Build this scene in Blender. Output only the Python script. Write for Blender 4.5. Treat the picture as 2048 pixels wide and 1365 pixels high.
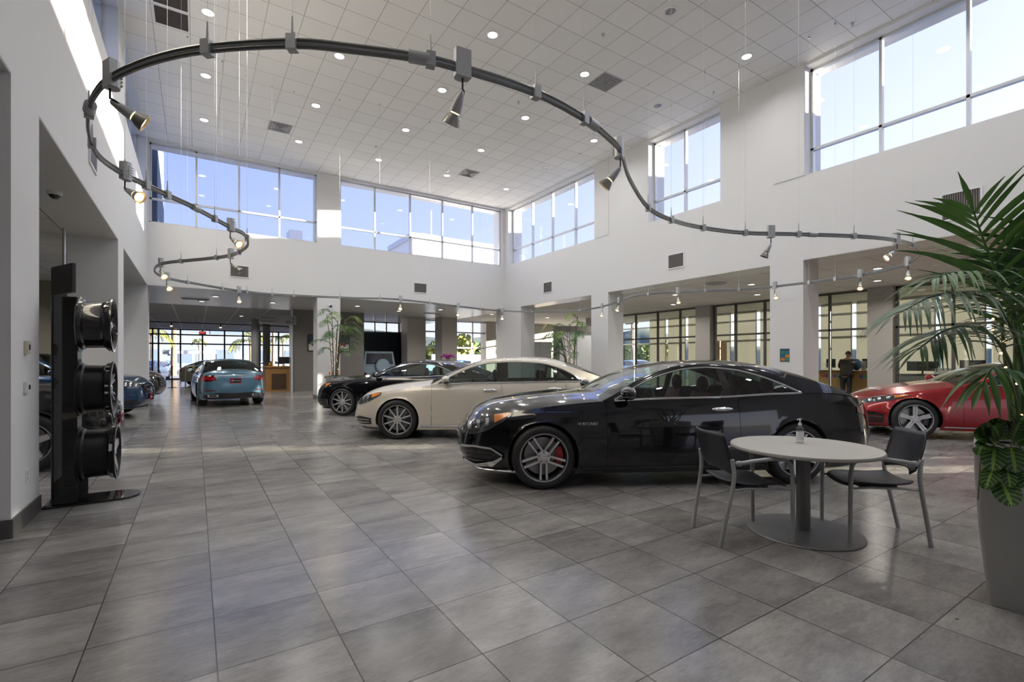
import bpy, bmesh, math, random
from math import sin, cos, pi, sqrt, radians, atan2, acos
from mathutils import Vector, Matrix, Euler

scene = bpy.context.scene
for _o in list(bpy.data.objects):
    bpy.data.objects.remove(_o)
COL = scene.collection
random.seed(7)

# ---------------------------------------------------------------- camera
YAW, CAM_H, FPX, HORIZ = 0.5781, 1.42, 969.57, 720.8
cam_d = bpy.data.cameras.new('camera')
cam_d.sensor_width = 36.0
cam_d.lens = FPX / 2048 * 36.0
cam_d.shift_y = (HORIZ - 682.5) / 2048
cam_d.clip_start = 0.05
cam_d.clip_end = 800
cam = bpy.data.objects.new('camera', cam_d)
cam.location = (0, 0, CAM_H)
cam.rotation_euler = (pi / 2, 0, -YAW)
COL.objects.link(cam)
scene.camera = cam

# ---------------------------------------------------------------- view
vs = scene.view_settings
scene.display_settings.display_device = 'sRGB'
vs.view_transform = 'Standard'
vs.look = 'None'
vs.gamma = 1.0
vs.use_curve_mapping = False
vs.exposure = 0.0
cy_ = scene.cycles
cy_.max_bounces = 9
cy_.diffuse_bounces = 5
cy_.glossy_bounces = 4
cy_.transmission_bounces = 6
cy_.transparent_max_bounces = 24
cy_.sample_clamp_indirect = 6.0
cy_.caustics_reflective = False
cy_.caustics_refractive = False
cy_.blur_glossy = 0.5
cy_.use_denoising = True

# ---------------------------------------------------------------- sky
SUN_AZ = radians(28.5)           # sun stands beyond the east (right) windows, low
SUN_EL = radians(7.6)
SUN_DIR = Vector((cos(SUN_AZ) * cos(SUN_EL), -sin(SUN_AZ) * cos(SUN_EL), sin(SUN_EL)))
wd = bpy.data.worlds.new('sky'); scene.world = wd
wd.use_nodes = True
nt = wd.node_tree; nt.nodes.clear()
def nd(nt, t, **kw):
    n = nt.nodes.new(t)
    for k, v in kw.items():
        if k.startswith('i_'):
            n.inputs[int(k[2:]) if k[2:].isdigit() else k[2:].replace('_', ' ')].default_value = v
        else:
            setattr(n, k, v)
    return n
def ln(nt, a, b):
    nt.links.new(a, b)
g_tc = nd(nt, 'ShaderNodeTexCoord')
g_sx = nd(nt, 'ShaderNodeSeparateXYZ'); ln(nt, g_tc.outputs['Generated'], g_sx.inputs[0])
g_el = nd(nt, 'ShaderNodeValToRGB')
e = g_el.color_ramp.elements
e[0].position = 0.0; e[0].color = (0.50, 0.50, 0.50, 1)
e[1].position = 1.0; e[1].color = (0.26, 0.45, 1.05, 1)
for p, cc in ((0.49, (0.48, 0.46, 0.44, 1)), (0.505, (0.98, 1.02, 1.12, 1)), (0.60, (0.58, 0.71, 1.16, 1)), (0.72, (0.38, 0.52, 1.10, 1))):
    k = e.new(p); k.color = cc
g_m = nd(nt, 'ShaderNodeMath', operation='MULTIPLY_ADD', i_1=0.5, i_2=0.5)
ln(nt, g_sx.outputs['Z'], g_m.inputs[0]); ln(nt, g_m.outputs[0], g_el.inputs[0])
g_dot = nd(nt, 'ShaderNodeVectorMath', operation='DOT_PRODUCT')
ln(nt, g_tc.outputs['Generated'], g_dot.inputs[0]); g_dot.inputs[1].default_value = SUN_DIR
g_sr = nd(nt, 'ShaderNodeValToRGB')
e = g_sr.color_ramp.elements
e[0].position = 0.30; e[0].color = (0, 0, 0, 1)
e[1].position = 1.0; e[1].color = (1.0, 0.92, 0.78, 1)
for p, cc in ((0.62, (0.25, 0.23, 0.22, 1)), (0.86, (0.55, 0.50, 0.46, 1))):
    k = e.new(p); k.color = cc
g_m2 = nd(nt, 'ShaderNodeMath', operation='MULTIPLY_ADD', i_1=0.5, i_2=0.5)
ln(nt, g_dot.outputs['Value'], g_m2.inputs[0]); ln(nt, g_m2.outputs[0], g_sr.inputs[0])
g_add = nd(nt, 'ShaderNodeMix', data_type='RGBA', blend_type='ADD')
g_add.inputs[0].default_value = 1.0
ln(nt, g_el.outputs[0], g_add.inputs[6]); ln(nt, g_sr.outputs[0], g_add.inputs[7])
g_bg = nd(nt, 'ShaderNodeBackground'); g_bg.inputs[1].default_value = 1.0
ln(nt, g_add.outputs[2], g_bg.inputs[0])
g_out = nd(nt, 'ShaderNodeOutputWorld'); ln(nt, g_bg.outputs[0], g_out.inputs[0])

sun_d = bpy.data.lights.new('sun', 'SUN')
sun_d.energy = 42.0; sun_d.angle = radians(0.5); sun_d.color = (1.0, 0.86, 0.66)
sun = bpy.data.objects.new('sun', sun_d)
sun.rotation_euler = SUN_DIR.to_track_quat('Z', 'Y').to_euler()
sun.location = (40, -20, 20)
COL.objects.link(sun)

# ---------------------------------------------------------------- pixel helpers (2048 x 1365 frame)
_s, _c = sin(YAW), cos(YAW)
def ray(u, v):
    xc = (u - 1024) / FPX; zu = -(v - HORIZ) / FPX
    return Vector((_c * xc + _s, -_s * xc + _c, zu))
def onz(u, v, z=0.0):
    d = ray(u, v); return Vector((0, 0, CAM_H)) + d * ((z - CAM_H) / d.z)
def onx(u, v, X):
    d = ray(u, v); return Vector((0, 0, CAM_H)) + d * (X / d.x)
def ony(u, v, Y):
    d = ray(u, v); return Vector((0, 0, CAM_H)) + d * (Y / d.y)
def ond(u, v, depth):
    return Vector((0, 0, CAM_H)) + ray(u, v) * depth

# ---------------------------------------------------------------- materials
MATS = {}
def mat(name, color=(0.8, 0.8, 0.8), rough=0.5, metal=0.0, coat=0.0, spec=0.5, emit=None, estr=0.0, noise=0.0, nscale=8.0, bump=0.0, bscale=60.0, trans=0.0, flake=0.0):
    if name in MATS:
        return MATS[name]
    m = bpy.data.materials.new(name); m.use_nodes = True
    t = m.node_tree; b = t.nodes['Principled BSDF']
    b.inputs['Base Color'].default_value = (*color, 1)
    b.inputs['Roughness'].default_value = rough
    b.inputs['Metallic'].default_value = metal
    b.inputs['Coat Weight'].default_value = coat
    b.inputs['Coat Roughness'].default_value = 0.02
    b.inputs['Specular IOR Level'].default_value = spec
    b.inputs['Transmission Weight'].default_value = trans
    if emit:
        b.inputs['Emission Color'].default_value = (*emit, 1)
        b.inputs['Emission Strength'].default_value = estr
    tc = nd(t, 'ShaderNodeTexCoord')
    nz = nd(t, 'ShaderNodeTexNoise'); nz.inputs['Scale'].default_value = nscale; nz.inputs['Detail'].default_value = 4
    ln(t, tc.outputs['Object'], nz.inputs['Vector'])
    mr = nd(t, 'ShaderNodeMapRange')
    mr.inputs[3].default_value = max(0.0, rough * (1 - 0.12)); mr.inputs[4].default_value = min(1.0, rough * 1.12)
    ln(t, nz.outputs[0], mr.inputs[0]); ln(t, mr.outputs[0], b.inputs['Roughness'])
    if noise > 0:
        mx = nd(t, 'ShaderNodeMix', data_type='RGBA')
        mx.inputs[6].default_value = (*[max(0, x * (1 - noise)) for x in color], 1)
        mx.inputs[7].default_value = (*[min(1, x * (1 + noise)) for x in color], 1)
        ln(t, nz.outputs[0], mx.inputs[0]); ln(t, mx.outputs[2], b.inputs['Base Color'])
    if bump > 0:
        n2 = nd(t, 'ShaderNodeTexNoise'); n2.inputs['Scale'].default_value = bscale
        ln(t, tc.outputs['Object'], n2.inputs['Vector'])
        bp = nd(t, 'ShaderNodeBump'); bp.inputs['Strength'].default_value = bump; bp.inputs['Distance'].default_value = 0.005
        ln(t, n2.outputs[0], bp.inputs['Height']); ln(t, bp.outputs[0], b.inputs['Normal'])
    MATS[name] = m
    return m

def glass_mat(name, tint=(0.93, 0.97, 0.96), refl=0.07, rough=0.0, facing=0.55):
    """thin pane: clear body plus a mirror film that grows at grazing angles"""
    if name in MATS: return MATS[name]
    m = bpy.data.materials.new(name); m.use_nodes = True
    t = m.node_tree; t.nodes.clear()
    tr = nd(t, 'ShaderNodeBsdfTransparent'); tr.inputs[0].default_value = (*tint, 1)
    gl = nd(t, 'ShaderNodeBsdfGlossy'); gl.inputs['Roughness'].default_value = rough
    gl.inputs['Color'].default_value = (1, 1, 1, 1)
    lw = nd(t, 'ShaderNodeLayerWeight'); lw.inputs[0].default_value = 0.5
    pw = nd(t, 'ShaderNodeMath', operation='POWER', i_1=4.0)
    ln(t, lw.outputs['Facing'], pw.inputs[0])
    ma = nd(t, 'ShaderNodeMath', operation='MULTIPLY_ADD', i_1=facing, i_2=refl)
    ma.use_clamp = True
    ln(t, pw.outputs[0], ma.inputs[0])
    mx = nd(t, 'ShaderNodeMixShader')
    ln(t, ma.outputs[0], mx.inputs[0]); ln(t, tr.outputs[0], mx.inputs[1]); ln(t, gl.outputs[0], mx.inputs[2])
    o = nd(t, 'ShaderNodeOutputMaterial'); ln(t, mx.outputs[0], o.inputs[0])
    MATS[name] = m
    return m

# ---------------------------------------------------------------- mesh builder
def frame_from(d, up=Vector((0, 0, 1))):
    d = Vector(d).normalized()
    if abs(d.dot(up)) > 0.98: up = Vector((0, 1, 0))
    a = d.cross(up).normalized(); b = a.cross(d).normalized()
    return a, b
class MB:
    def __init__(s):
        s.v = []; s.f = []
    def add(s, vs, fs, M=None):
        n = len(s.v)
        s.v += [tuple(M @ Vector(p)) if M else tuple(p) for p in vs]
        s.f += [tuple(i + n for i in f) for f in fs]
        return s
    def box(s, c, d, M=None, rz=0.0):
        x, y, z = (k / 2 for k in d)
        ps = [(-x, -y, -z), (x, -y, -z), (x, y, -z), (-x, y, -z), (-x, -y, z), (x, -y, z), (x, y, z), (-x, y, z)]
        if rz: ps = [(p[0] * cos(rz) - p[1] * sin(rz), p[0] * sin(rz) + p[1] * cos(rz), p[2]) for p in ps]
        ps = [(p[0] + c[0], p[1] + c[1], p[2] + c[2]) for p in ps]
        return s.add(ps, [(0, 3, 2, 1), (4, 5, 6, 7), (0, 1, 5, 4), (1, 2, 6, 5), (2, 3, 7, 6), (3, 0, 4, 7)], M)
    def bx(s, x0, x1, y0, y1, z0, z1, M=None):
        return s.box(((x0 + x1) / 2, (y0 + y1) / 2, (z0 + z1) / 2), (abs(x1 - x0), abs(y1 - y0), abs(z1 - z0)), M)
    def tube(s, path, r, n=8, cap=True, M=None, flat=None, closed=False):
        """round (or flat = (rx, ry) elliptic) bar along a path; r may be a list"""
        path = [Vector(p) for p in path]; N = len(path)
        rs = r if isinstance(r, (list, tuple)) else [r] * N
        vs = []; fs = []; a = None
        for i, p in enumerate(path):
            if closed: t = path[(i + 1) % N] - path[i - 1]
            else: t = path[min(i + 1, N - 1)] - path[max(i - 1, 0)]
            if t.length < 1e-9: t = Vector((0, 0, 1))
            t.normalize()
            if a is None: a, b = frame_from(t)
            else:
                a = (a - t * a.dot(t))
                if a.length < 1e-6: a, b = frame_from(t)
                a.normalize(); b = t.cross(a).normalized() * -1
                b = a.cross(t) * 1
            for k in range(n):
                w = 2 * pi * k / n
                q = p + (a * cos(w) + b * sin(w)) * rs[i]
                vs.append(q)
        for i in range(N if closed else N - 1):
            for k in range(n):
                i2 = (i + 1) % N
                fs.append((i * n + k, i * n + (k + 1) % n, i2 * n + (k + 1) % n, i2 * n + k))
        if cap and not closed:
            fs.append(tuple(range(n - 1, -1, -1))); fs.append(tuple((N - 1) * n + k for k in range(n)))
        return s.add(vs, fs, M)
    def cyl(s, a, b, r, r2=None, n=16, M=None):
        return s.tube([a, b], [r, r if r2 is None else r2], n, True, M)
    def lathe(s, prof, n=24, M=None, cap=False):
        """prof: (radius, height) along +Z"""
        vs = [(r * cos(2 * pi * k / n), r * sin(2 * pi * k / n), z) for r, z in prof for k in range(n)]
        fs = [(i * n + k, i * n + (k + 1) % n, (i + 1) * n + (k + 1) % n, (i + 1) * n + k) for i in range(len(prof) - 1) for k in range(n)]
        if cap:
            fs.append(tuple(range(n - 1, -1, -1))); fs.append(tuple((len(prof) - 1) * n + k for k in range(n)))
        return s.add(vs, fs, M)
    def sph(s, c, r, n=12, m=8, M=None):
        r = r if isinstance(r, (tuple, list)) else (r, r, r)
        vs = []; fs = []
        for i in range(m + 1):
            t = pi * i / m
            for k in range(n):
                w = 2 * pi * k / n
                vs.append((c[0] + r[0] * sin(t) * cos(w), c[1] + r[1] * sin(t) * sin(w), c[2] + r[2] * cos(t)))
        for i in range(m):
            for k in range(n):
                fs.append((i * n + k, (i + 1) * n + k, (i + 1) * n + (k + 1) % n, i * n + (k + 1) % n))
        return s.add(vs, fs, M)
    def prism(s, pts, z0, z1, M=None):
        n = len(pts)
        vs = [(p[0], p[1], z0) for p in pts] + [(p[0], p[1], z1) for p in pts]
        fs = [tuple(range(n - 1, -1, -1)), tuple(range(n, 2 * n))] + [(i, (i + 1) % n, n + (i + 1) % n, n + i) for i in range(n)]
        return s.add(vs, fs, M)
    def grid(s, rows, M=None, flip=False, closed=False):
        m = len(rows[0]); vs = [p for r in rows for p in r]; fs = []
        for i in range(len(rows) - 1):
            for k in range(m if closed else m - 1):
                k2 = (k + 1) % m
                q = (i * m + k, i * m + k2, (i + 1) * m + k2, (i + 1) * m + k)
                fs.append(q[::-1] if flip else q)
        return s.add(vs, fs, M)
    def build(s, name, m, parent=None, smooth=False, ang=40, bevel=0.0, solid=0.0, loc=None):
        me = bpy.data.meshes.new(name)
        me.from_pydata([tuple(p) for p in s.v], [], s.f)
        me.validate()
        if m is not None:
            me.materials.append(m)
        bm = bmesh.new(); bm.from_mesh(me)
        bmesh.ops.remove_doubles(bm, verts=bm.verts, dist=1e-5)
        bmesh.ops.recalc_face_normals(bm, faces=bm.faces)
        if smooth:
            for f in bm.faces: f.smooth = True
            for e_ in bm.edges:
                if len(e_.link_faces) == 2 and e_.calc_face_angle(0) > radians(ang): e_.smooth = False
        bm.to_mesh(me); bm.free()
        o = bpy.data.objects.new(name, me); COL.objects.link(o)
        if parent is not None: o.parent = parent
        if loc is not None: o.location = loc
        if bevel > 0:
            bv = o.modifiers.new('bevel', 'BEVEL'); bv.width = bevel; bv.segments = 2; bv.limit_method = 'ANGLE'
        if solid != 0:
            sm = o.modifiers.new('thick', 'SOLIDIFY'); sm.thickness = abs(solid); sm.offset = -1 if solid > 0 else 1
        return o

def tag(o, label, cat, group=None):
    o['label'] = label; o['category'] = cat
    if group: o['group'] = group
    return o
def thing(name, label, cat, loc=(0, 0, 0), rz=0.0, group=None):
    o = bpy.data.objects.new(name, None); COL.objects.link(o)
    o.empty_display_size = 0.2
    o.location = loc; o.rotation_euler = (0, 0, rz)
    return tag(o, label, cat, group)
def struct(o):
    o['kind'] = 'structure'; return o
def kids(o):
    return [c for c in bpy.data.objects if c.parent == o]
def dup(root, loc, rz=None, label=None, group=None, scale=None):
    r = root.copy(); COL.objects.link(r); r.location = loc
    if rz is not None: r.rotation_euler = (0, 0, rz)
    if label: r['label'] = label
    if group: r['group'] = group
    if scale: r.scale = (scale,) * 3 if not isinstance(scale, tuple) else scale
    for ch in kids(root):
        c2 = ch.copy(); COL.objects.link(c2); c2.parent = r
        for g in kids(ch):
            d = g.copy(); COL.objects.link(d); d.parent = c2
    return r
def text(name, body, size, m, parent=None, M=None, extrude=0.001, align='CENTER', bold=0.0):
    cu = bpy.data.curves.new(name, 'FONT'); cu.body = body; cu.size = size; cu.extrude = extrude
    cu.align_x = align; cu.align_y = 'CENTER'; cu.offset = bold
    cu.materials.append(m)
    o0 = bpy.data.objects.new(name, cu); COL.objects.link(o0)
    dg = bpy.context.evaluated_depsgraph_get()
    me = bpy.data.meshes.new_from_object(o0.evaluated_get(dg))
    bpy.data.objects.remove(o0)
    if M is not None: me.transform(M)
    o = bpy.data.objects.new(name, me); COL.objects.link(o)
    if parent: o.parent = parent
    return o
def basis(loc, xdir, ydir):
    x = Vector(xdir).normalized(); y = Vector(ydir).normalized(); z = x.cross(y)
    return Matrix(((x.x, y.x, z.x, loc[0]), (x.y, y.y, z.y, loc[1]), (x.z, y.z, z.z, loc[2]), (0, 0, 0, 1)))
def catmull(pts, n=8, closed=False):
    pts = [Vector(p) for p in pts]; N = len(pts); out = []
    for i in range(N if closed else N - 1):
        p0 = pts[i - 1] if (closed or i > 0) else pts[0] * 2 - pts[1]
        p1 = pts[i]; p2 = pts[(i + 1) % N]
        p3 = pts[(i + 2) % N] if (closed or i + 2 < N) else pts[-1] * 2 - pts[-2]
        for k in range(n):
            t = k / n
            out.append(0.5 * ((2 * p1) + (p2 - p0) * t + (2 * p0 - 5 * p1 + 4 * p2 - p3) * t * t + (3 * p1 - p0 - 3 * p2 + p3) * t ** 3))
    if not closed: out.append(pts[-1])
    return out
def interp(tab, x):
    """smooth monotone-ish interpolation of (x, value) pairs"""
    n = len(tab)
    if x <= tab[0][0]: return tab[0][1]
    if x >= tab[-1][0]: return tab[-1][1]
    for i in range(n - 1):
        if tab[i][0] <= x <= tab[i + 1][0]: break
    x0, y0 = tab[i]; x1, y1 = tab[i + 1]; h = x1 - x0
    def sl(j):
        if j == 0: return (tab[1][1] - tab[0][1]) / (tab[1][0] - tab[0][0])
        if j == n - 1: return (tab[-1][1] - tab[-2][1]) / (tab[-1][0] - tab[-2][0])
        a = (tab[j][1] - tab[j - 1][1]) / (tab[j][0] - tab[j - 1][0]); b = (tab[j + 1][1] - tab[j][1]) / (tab[j + 1][0] - tab[j][0])
        if a * b <= 0: return 0.0
        ha = tab[j][0] - tab[j - 1][0]; hb = tab[j + 1][0] - tab[j][0]
        return (ha + hb) * 3 / ((2 * hb + ha) / a + (hb + 2 * ha) / b)
    m0 = sl(i); m1 = sl(i + 1); t = (x - x0) / h
    return (2 * t ** 3 - 3 * t * t + 1) * y0 + (t ** 3 - 2 * t * t + t) * h * m0 + (-2 * t ** 3 + 3 * t * t) * y1 + (t ** 3 - t * t) * h * m1
# ================================================================ STRUCTURE
LX, RX, BY, SOF, SILL, CEIL = -1.234, 11.65, 18.45, 3.72, 5.65, 8.2
TH = 0.72                       # depth of the piers and bulkheads
FY = -8.0                       # glazed front, behind the viewpoint
OX = 22.0                       # outer curtain wall of the east aisle
GXP = 18.3                      # glass partition of the offices
EY = 43.0                       # entrance glazing far behind
TX, TY = 0.539, 0.547

def tile_floor_mat():
    m = bpy.data.materials.new('stone floor tiles'); m.use_nodes = True
    t = m.node_tree; b = t.nodes['Principled BSDF']
    tc = nd(t, 'ShaderNodeTexCoord'); mp = nd(t, 'ShaderNodeMapping')
    mp.inputs['Location'].default_value = (-0.083 + 60 * TX, -2.586 + 60 * TY, 0)
    ln(t, tc.outputs['Object'], mp.inputs[0])
    br = nd(t, 'ShaderNodeTexBrick', offset=0.0, squash=1.0)
    br.inputs['Scale'].default_value = 1.0
    br.inputs['Color1'].default_value = (0, 0, 0, 1); br.inputs['Color2'].default_value = (1, 1, 1, 1)
    br.inputs['Mortar'].default_value = (0.5, 0.5, 0.5, 1)
    br.inputs['Mortar Size'].default_value = 0.0032; br.inputs['Mortar Smooth'].default_value = 0.1
    br.inputs['Brick Width'].default_value = TX; br.inputs['Row Height'].default_value = TY
    ln(t, mp.outputs[0], br.inputs['Vector'])
    # every tile gets its own stretch of streaky stone
    rnd = nd(t, 'ShaderNodeVectorMath', operation='SCALE'); rnd.inputs['Scale'].default_value = 37.0
    ln(t, br.outputs['Color'], rnd.inputs[0])
    ad = nd(t, 'ShaderNodeVectorMath', operation='ADD'); ln(t, tc.outputs['Object'], ad.inputs[0]); ln(t, rnd.outputs[0], ad.inputs[1])
    ms = nd(t, 'ShaderNodeMapping'); ms.inputs['Scale'].default_value = (1.0, 2.4, 1); ln(t, ad.outputs[0], ms.inputs[0])
    n1 = nd(t, 'ShaderNodeTexNoise'); n1.inputs['Scale'].default_value = 1.5; n1.inputs['Detail'].default_value = 7; n1.inputs['Roughness'].default_value = 0.62
    ln(t, ms.outputs[0], n1.inputs['Vector'])
    n2 = nd(t, 'ShaderNodeTexNoise'); n2.inputs['Scale'].default_value = 7; n2.inputs['Detail'].default_value = 8; n2.inputs['Roughness'].default_value = 0.6
    ln(t, ms.outputs[0], n2.inputs['Vector'])
    cr = nd(t, 'ShaderNodeValToRGB'); e = cr.color_ramp.elements
    e[0].position = 0.28; e[0].color = (0.155, 0.149, 0.146, 1); e[1].position = 0.75; e[1].color = (0.350, 0.338, 0.328, 1)
    k = e.new(0.5); k.color = (0.250, 0.241, 0.234, 1)
    ln(t, n1.outputs[0], cr.inputs[0])
    mx = nd(t, 'ShaderNodeMix', data_type='RGBA', blend_type='OVERLAY'); mx.inputs[0].default_value = 0.22
    ln(t, cr.outputs[0], mx.inputs[6]); ln(t, n2.outputs[0], mx.inputs[7])
    n3 = nd(t, 'ShaderNodeTexNoise'); n3.inputs['Scale'].default_value = 26; n3.inputs['Detail'].default_value = 9; n3.inputs['Roughness'].default_value = 0.75
    mg = nd(t, 'ShaderNodeMapping'); mg.inputs['Scale'].default_value = (0.7, 2.2, 1); ln(t, ad.outputs[0], mg.inputs[0]); ln(t, mg.outputs[0], n3.inputs['Vector'])
    g3 = nd(t, 'ShaderNodeMapRange'); g3.inputs[1].default_value = 0.3; g3.inputs[2].default_value = 0.7; g3.inputs[3].default_value = 0.80; g3.inputs[4].default_value = 1.18; ln(t, n3.outputs[0], g3.inputs[0])
    mxg = nd(t, 'ShaderNodeMix', data_type='RGBA', blend_type='MULTIPLY'); mxg.inputs[0].default_value = 1.0
    ln(t, mx.outputs[2], mxg.inputs[6]); ln(t, g3.outputs[0], mxg.inputs[7]); mx = mxg
    tn = nd(t, 'ShaderNodeMapRange'); tn.inputs[3].default_value = 0.80; tn.inputs[4].default_value = 1.12
    ln(t, br.outputs['Color'], tn.inputs[0])
    mm = nd(t, 'ShaderNodeMix', data_type='RGBA', blend_type='MULTIPLY'); mm.inputs[0].default_value = 1.0
    ln(t, mx.outputs[2], mm.inputs[6]); ln(t, tn.outputs[0], mm.inputs[7])
    fm = nd(t, 'ShaderNodeMix', data_type='RGBA'); fm.inputs[7].default_value = (0.035, 0.033, 0.03, 1)
    ln(t, br.outputs['Fac'], fm.inputs[0]); ln(t, mm.outputs[2], fm.inputs[6])
    ln(t, fm.outputs[2], b.inputs['Base Color'])
    rr = nd(t, 'ShaderNodeMapRange'); rr.inputs[3].default_value = 0.15; rr.inputs[4].default_value = 0.27
    ln(t, n2.outputs[0], rr.inputs[0]); ln(t, rr.outputs[0], b.inputs['Roughness'])
    b.inputs['Specular IOR Level'].default_value = 0.5
    bp = nd(t, 'ShaderNodeBump', invert=True); bp.inputs['Strength'].default_value = 0.4; bp.inputs['Distance'].default_value = 0.002
    ln(t, br.outputs['Fac'], bp.inputs['Height']); ln(t, bp.outputs[0], b.inputs['Normal'])
    return m

def grid_ceiling_mat(name, base, line, size, ox, oy, lw=0.012, rough=0.8, noise=0.03):
    m = bpy.data.materials.new(name); m.use_nodes = True
    t = m.node_tree; b = t.nodes['Principled BSDF']
    tc = nd(t, 'ShaderNodeTexCoord'); mp = nd(t, 'ShaderNodeMapping')
    mp.inputs['Location'].default_value = (-ox + 80 * size, -oy + 80 * size, 0); ln(t, tc.outputs['Object'], mp.inputs[0])
    br = nd(t, 'ShaderNodeTexBrick', offset=0.0)
    br.inputs['Scale'].default_value = 1.0
    br.inputs['Color1'].default_value = (*[x * (1 - noise) for x in base], 1); br.inputs['Color2'].default_value = (*[x * (1 + noise) for x in base], 1)
    br.inputs['Mortar'].default_value = (*line, 1); br.inputs['Mortar Size'].default_value = lw; br.inputs['Mortar Smooth'].default_value = 0.2
    br.inputs['Brick Width'].default_value = size; br.inputs['Row Height'].default_value = size
    ln(t, mp.outputs[0], br.inputs['Vector']); ln(t, br.outputs['Color'], b.inputs['Base Color'])
    b.inputs['Roughness'].default_value = rough
    bp = nd(t, 'ShaderNodeBump', invert=True); bp.inputs['Strength'].default_value = 0.3; bp.inputs['Distance'].default_value = 0.004
    ln(t, br.outputs['Fac'], bp.inputs['Height']); ln(t, bp.outputs[0], b.inputs['Normal'])
    return m

M_floor = tile_floor_mat()
M_ceil = grid_ceiling_mat('white acoustic ceiling tiles', (0.88, 0.875, 0.86), (0.42, 0.42, 0.42), 0.6275, 5.551, 7.707, 0.007)
M_ceil_low = grid_ceiling_mat('aisle ceiling tiles', (0.66, 0.64, 0.60), (0.26, 0.25, 0.24), 1.2, 12.4, 0, 0.010)
M_ceil_grid = grid_ceiling_mat('dark ceiling with white tees', (0.50, 0.50, 0.51), (0.88, 0.88, 0.88), 1.22, 0.4, 24.6, 0.03)
M_wall = mat('white wall paint', (0.75, 0.755, 0.76), 0.75, noise=0.015, nscale=2, bump=0.05, bscale=120)
M_soff = mat('satin soffit panel', (0.66, 0.65, 0.63), 0.30, noise=0.03, nscale=1.5)
M_taupe = mat('taupe wall paint', (0.17, 0.16, 0.15), 0.6, noise=0.04, nscale=2)
M_olive = mat('olive wall paint', (0.30, 0.28, 0.22), 0.7, noise=0.04)
M_slate = mat('slate blue panel', (0.06, 0.08, 0.09), 0.5, noise=0.05)
M_base = mat('dark stone skirting', (0.09, 0.088, 0.085), 0.35, noise=0.1, nscale=6)
M_alu = mat('satin aluminium frame', (0.62, 0.64, 0.66), 0.38, 0.35)
M_alud = mat('dark bronze frame', (0.10, 0.10, 0.10), 0.4, 0.5)
M_glass = glass_mat('clear pane', (0.97, 0.98, 1.0), 0.012, 0.0, 0.30)
M_glassp = glass_mat('partition pane', (0.93, 0.96, 0.94), 0.035, 0.0, 0.4)

# floor
struct(MB().bx(-9.5, OX, FY, EY, -0.2, 0.0).build('floor', M_floor))

# atrium ceiling and aisle ceilings
struct(MB().bx(LX - TH, RX + TH, FY, BY + TH, CEIL, CEIL + 0.35).build('ceiling', M_ceil))
struct(MB().bx(RX + TH, OX + 0.1, FY, 25.6, SOF + 0.02, SOF + 0.4).build('ceiling_east', M_ceil_low))
struct(MB().bx(-9.5, LX - TH, FY, BY + TH, SOF + 0.02, SOF + 0.4).build('ceiling_west', M_ceil_low))
struct(MB().bx(-9.5, RX + TH, BY + TH, 24.4, SOF + 0.02, SOF + 0.4).build('ceiling_north', M_soff))
struct(MB().bx(-9.5, 7.0, 24.4, EY + 0.2, SOF + 0.02, SOF + 0.4).build('ceiling_lobby', M_ceil_grid))
struct(MB().bx(7.0, RX + TH, 24.4, 28.8, SOF + 0.02, SOF + 0.4).build('ceiling_alcove', M_soff))

def wall_ns(name, x0, x1, openings, y0, y1, ztop):
    """wall running along Y between x0 and x1: openings are (ya, yb, z0, z1)"""
    m = MB()
    ys = sorted({y0, y1} | {o[0] for o in openings} | {o[1] for o in openings})
    for a, b in zip(ys[:-1], ys[1:]):
        mid = (a + b) / 2
        zs = sorted([(o[2], o[3]) for o in openings if o[0] <= mid <= o[1]])
        z = 0.0
        for p, q in zs:
            if p > z + 1e-4: m.bx(x0, x1, a, b, z, p)
            z = q
        if z < ztop - 1e-4: m.bx(x0, x1, a, b, z, ztop)
    return struct(m.build(name, M_wall))
def wall_ew(name, y0, y1, openings, x0, x1, ztop):
    m = MB()
    xs = sorted({x0, x1} | {o[0] for o in openings} | {o[1] for o in openings})
    for a, b in zip(xs[:-1], xs[1:]):
        mid = (a + b) / 2
        zs = sorted([(o[2], o[3]) for o in openings if o[0] <= mid <= o[1]])
        z = 0.0
        for p, q in zs:
            if p > z + 1e-4: m.bx(a, b, y0, y1, z, p)
            z = q
        if z < ztop - 1e-4: m.bx(a, b, y0, y1, z, ztop)
    return struct(m.build(name, M_wall))

WT = 8.13
wall_ns('wall_left', LX - TH, LX, [(6.25, 11.79, 0, SOF), (12.63, BY, 0, SOF), (FY + .6, 5.42, 0, SOF),
        (FY + 1, 5.0, 6.5, WT), (5.9, 11.85, 6.5, WT), (12.95, 18.2, 6.5, WT)], FY, BY + TH, CEIL)
wall_ns('wall_right', RX, RX + TH, [(-0.3, 5.653, 0, SOF), (6.42, 11.925, 0, SOF), (12.755, 17.16, 0, SOF), (FY + .6, -1.1, 0, SOF),
        (FY + 1, 5.61, SILL, WT), (7.75, 10.18, SILL, WT), (12.6, 18.15, SILL, WT)], FY, BY + TH, CEIL)
wall_ew('wall_back', BY, BY + TH, [(LX, 3.67, 0, SOF), (4.47, RX, 0, SOF), (LX + .04, 3.66, SILL, WT), (4.47, 11.5, SILL, WT)], LX, RX, CEIL)
wall_ew('wall_front', FY - 0.3, FY, [(3.0, 7.0, 0.0, 2.6)], -9.5, OX, CEIL)
# pilasters standing proud on the upper right wall, as the photograph shows between the windows
m = MB().bx(RX - 0.015, RX, 11.9, 12.58, SILL - 0.0, CEIL); m.bx(RX - 0.015, RX, 5.62, 6.33, SILL, CEIL)
struct(m.build('trim_1', M_wall))
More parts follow.
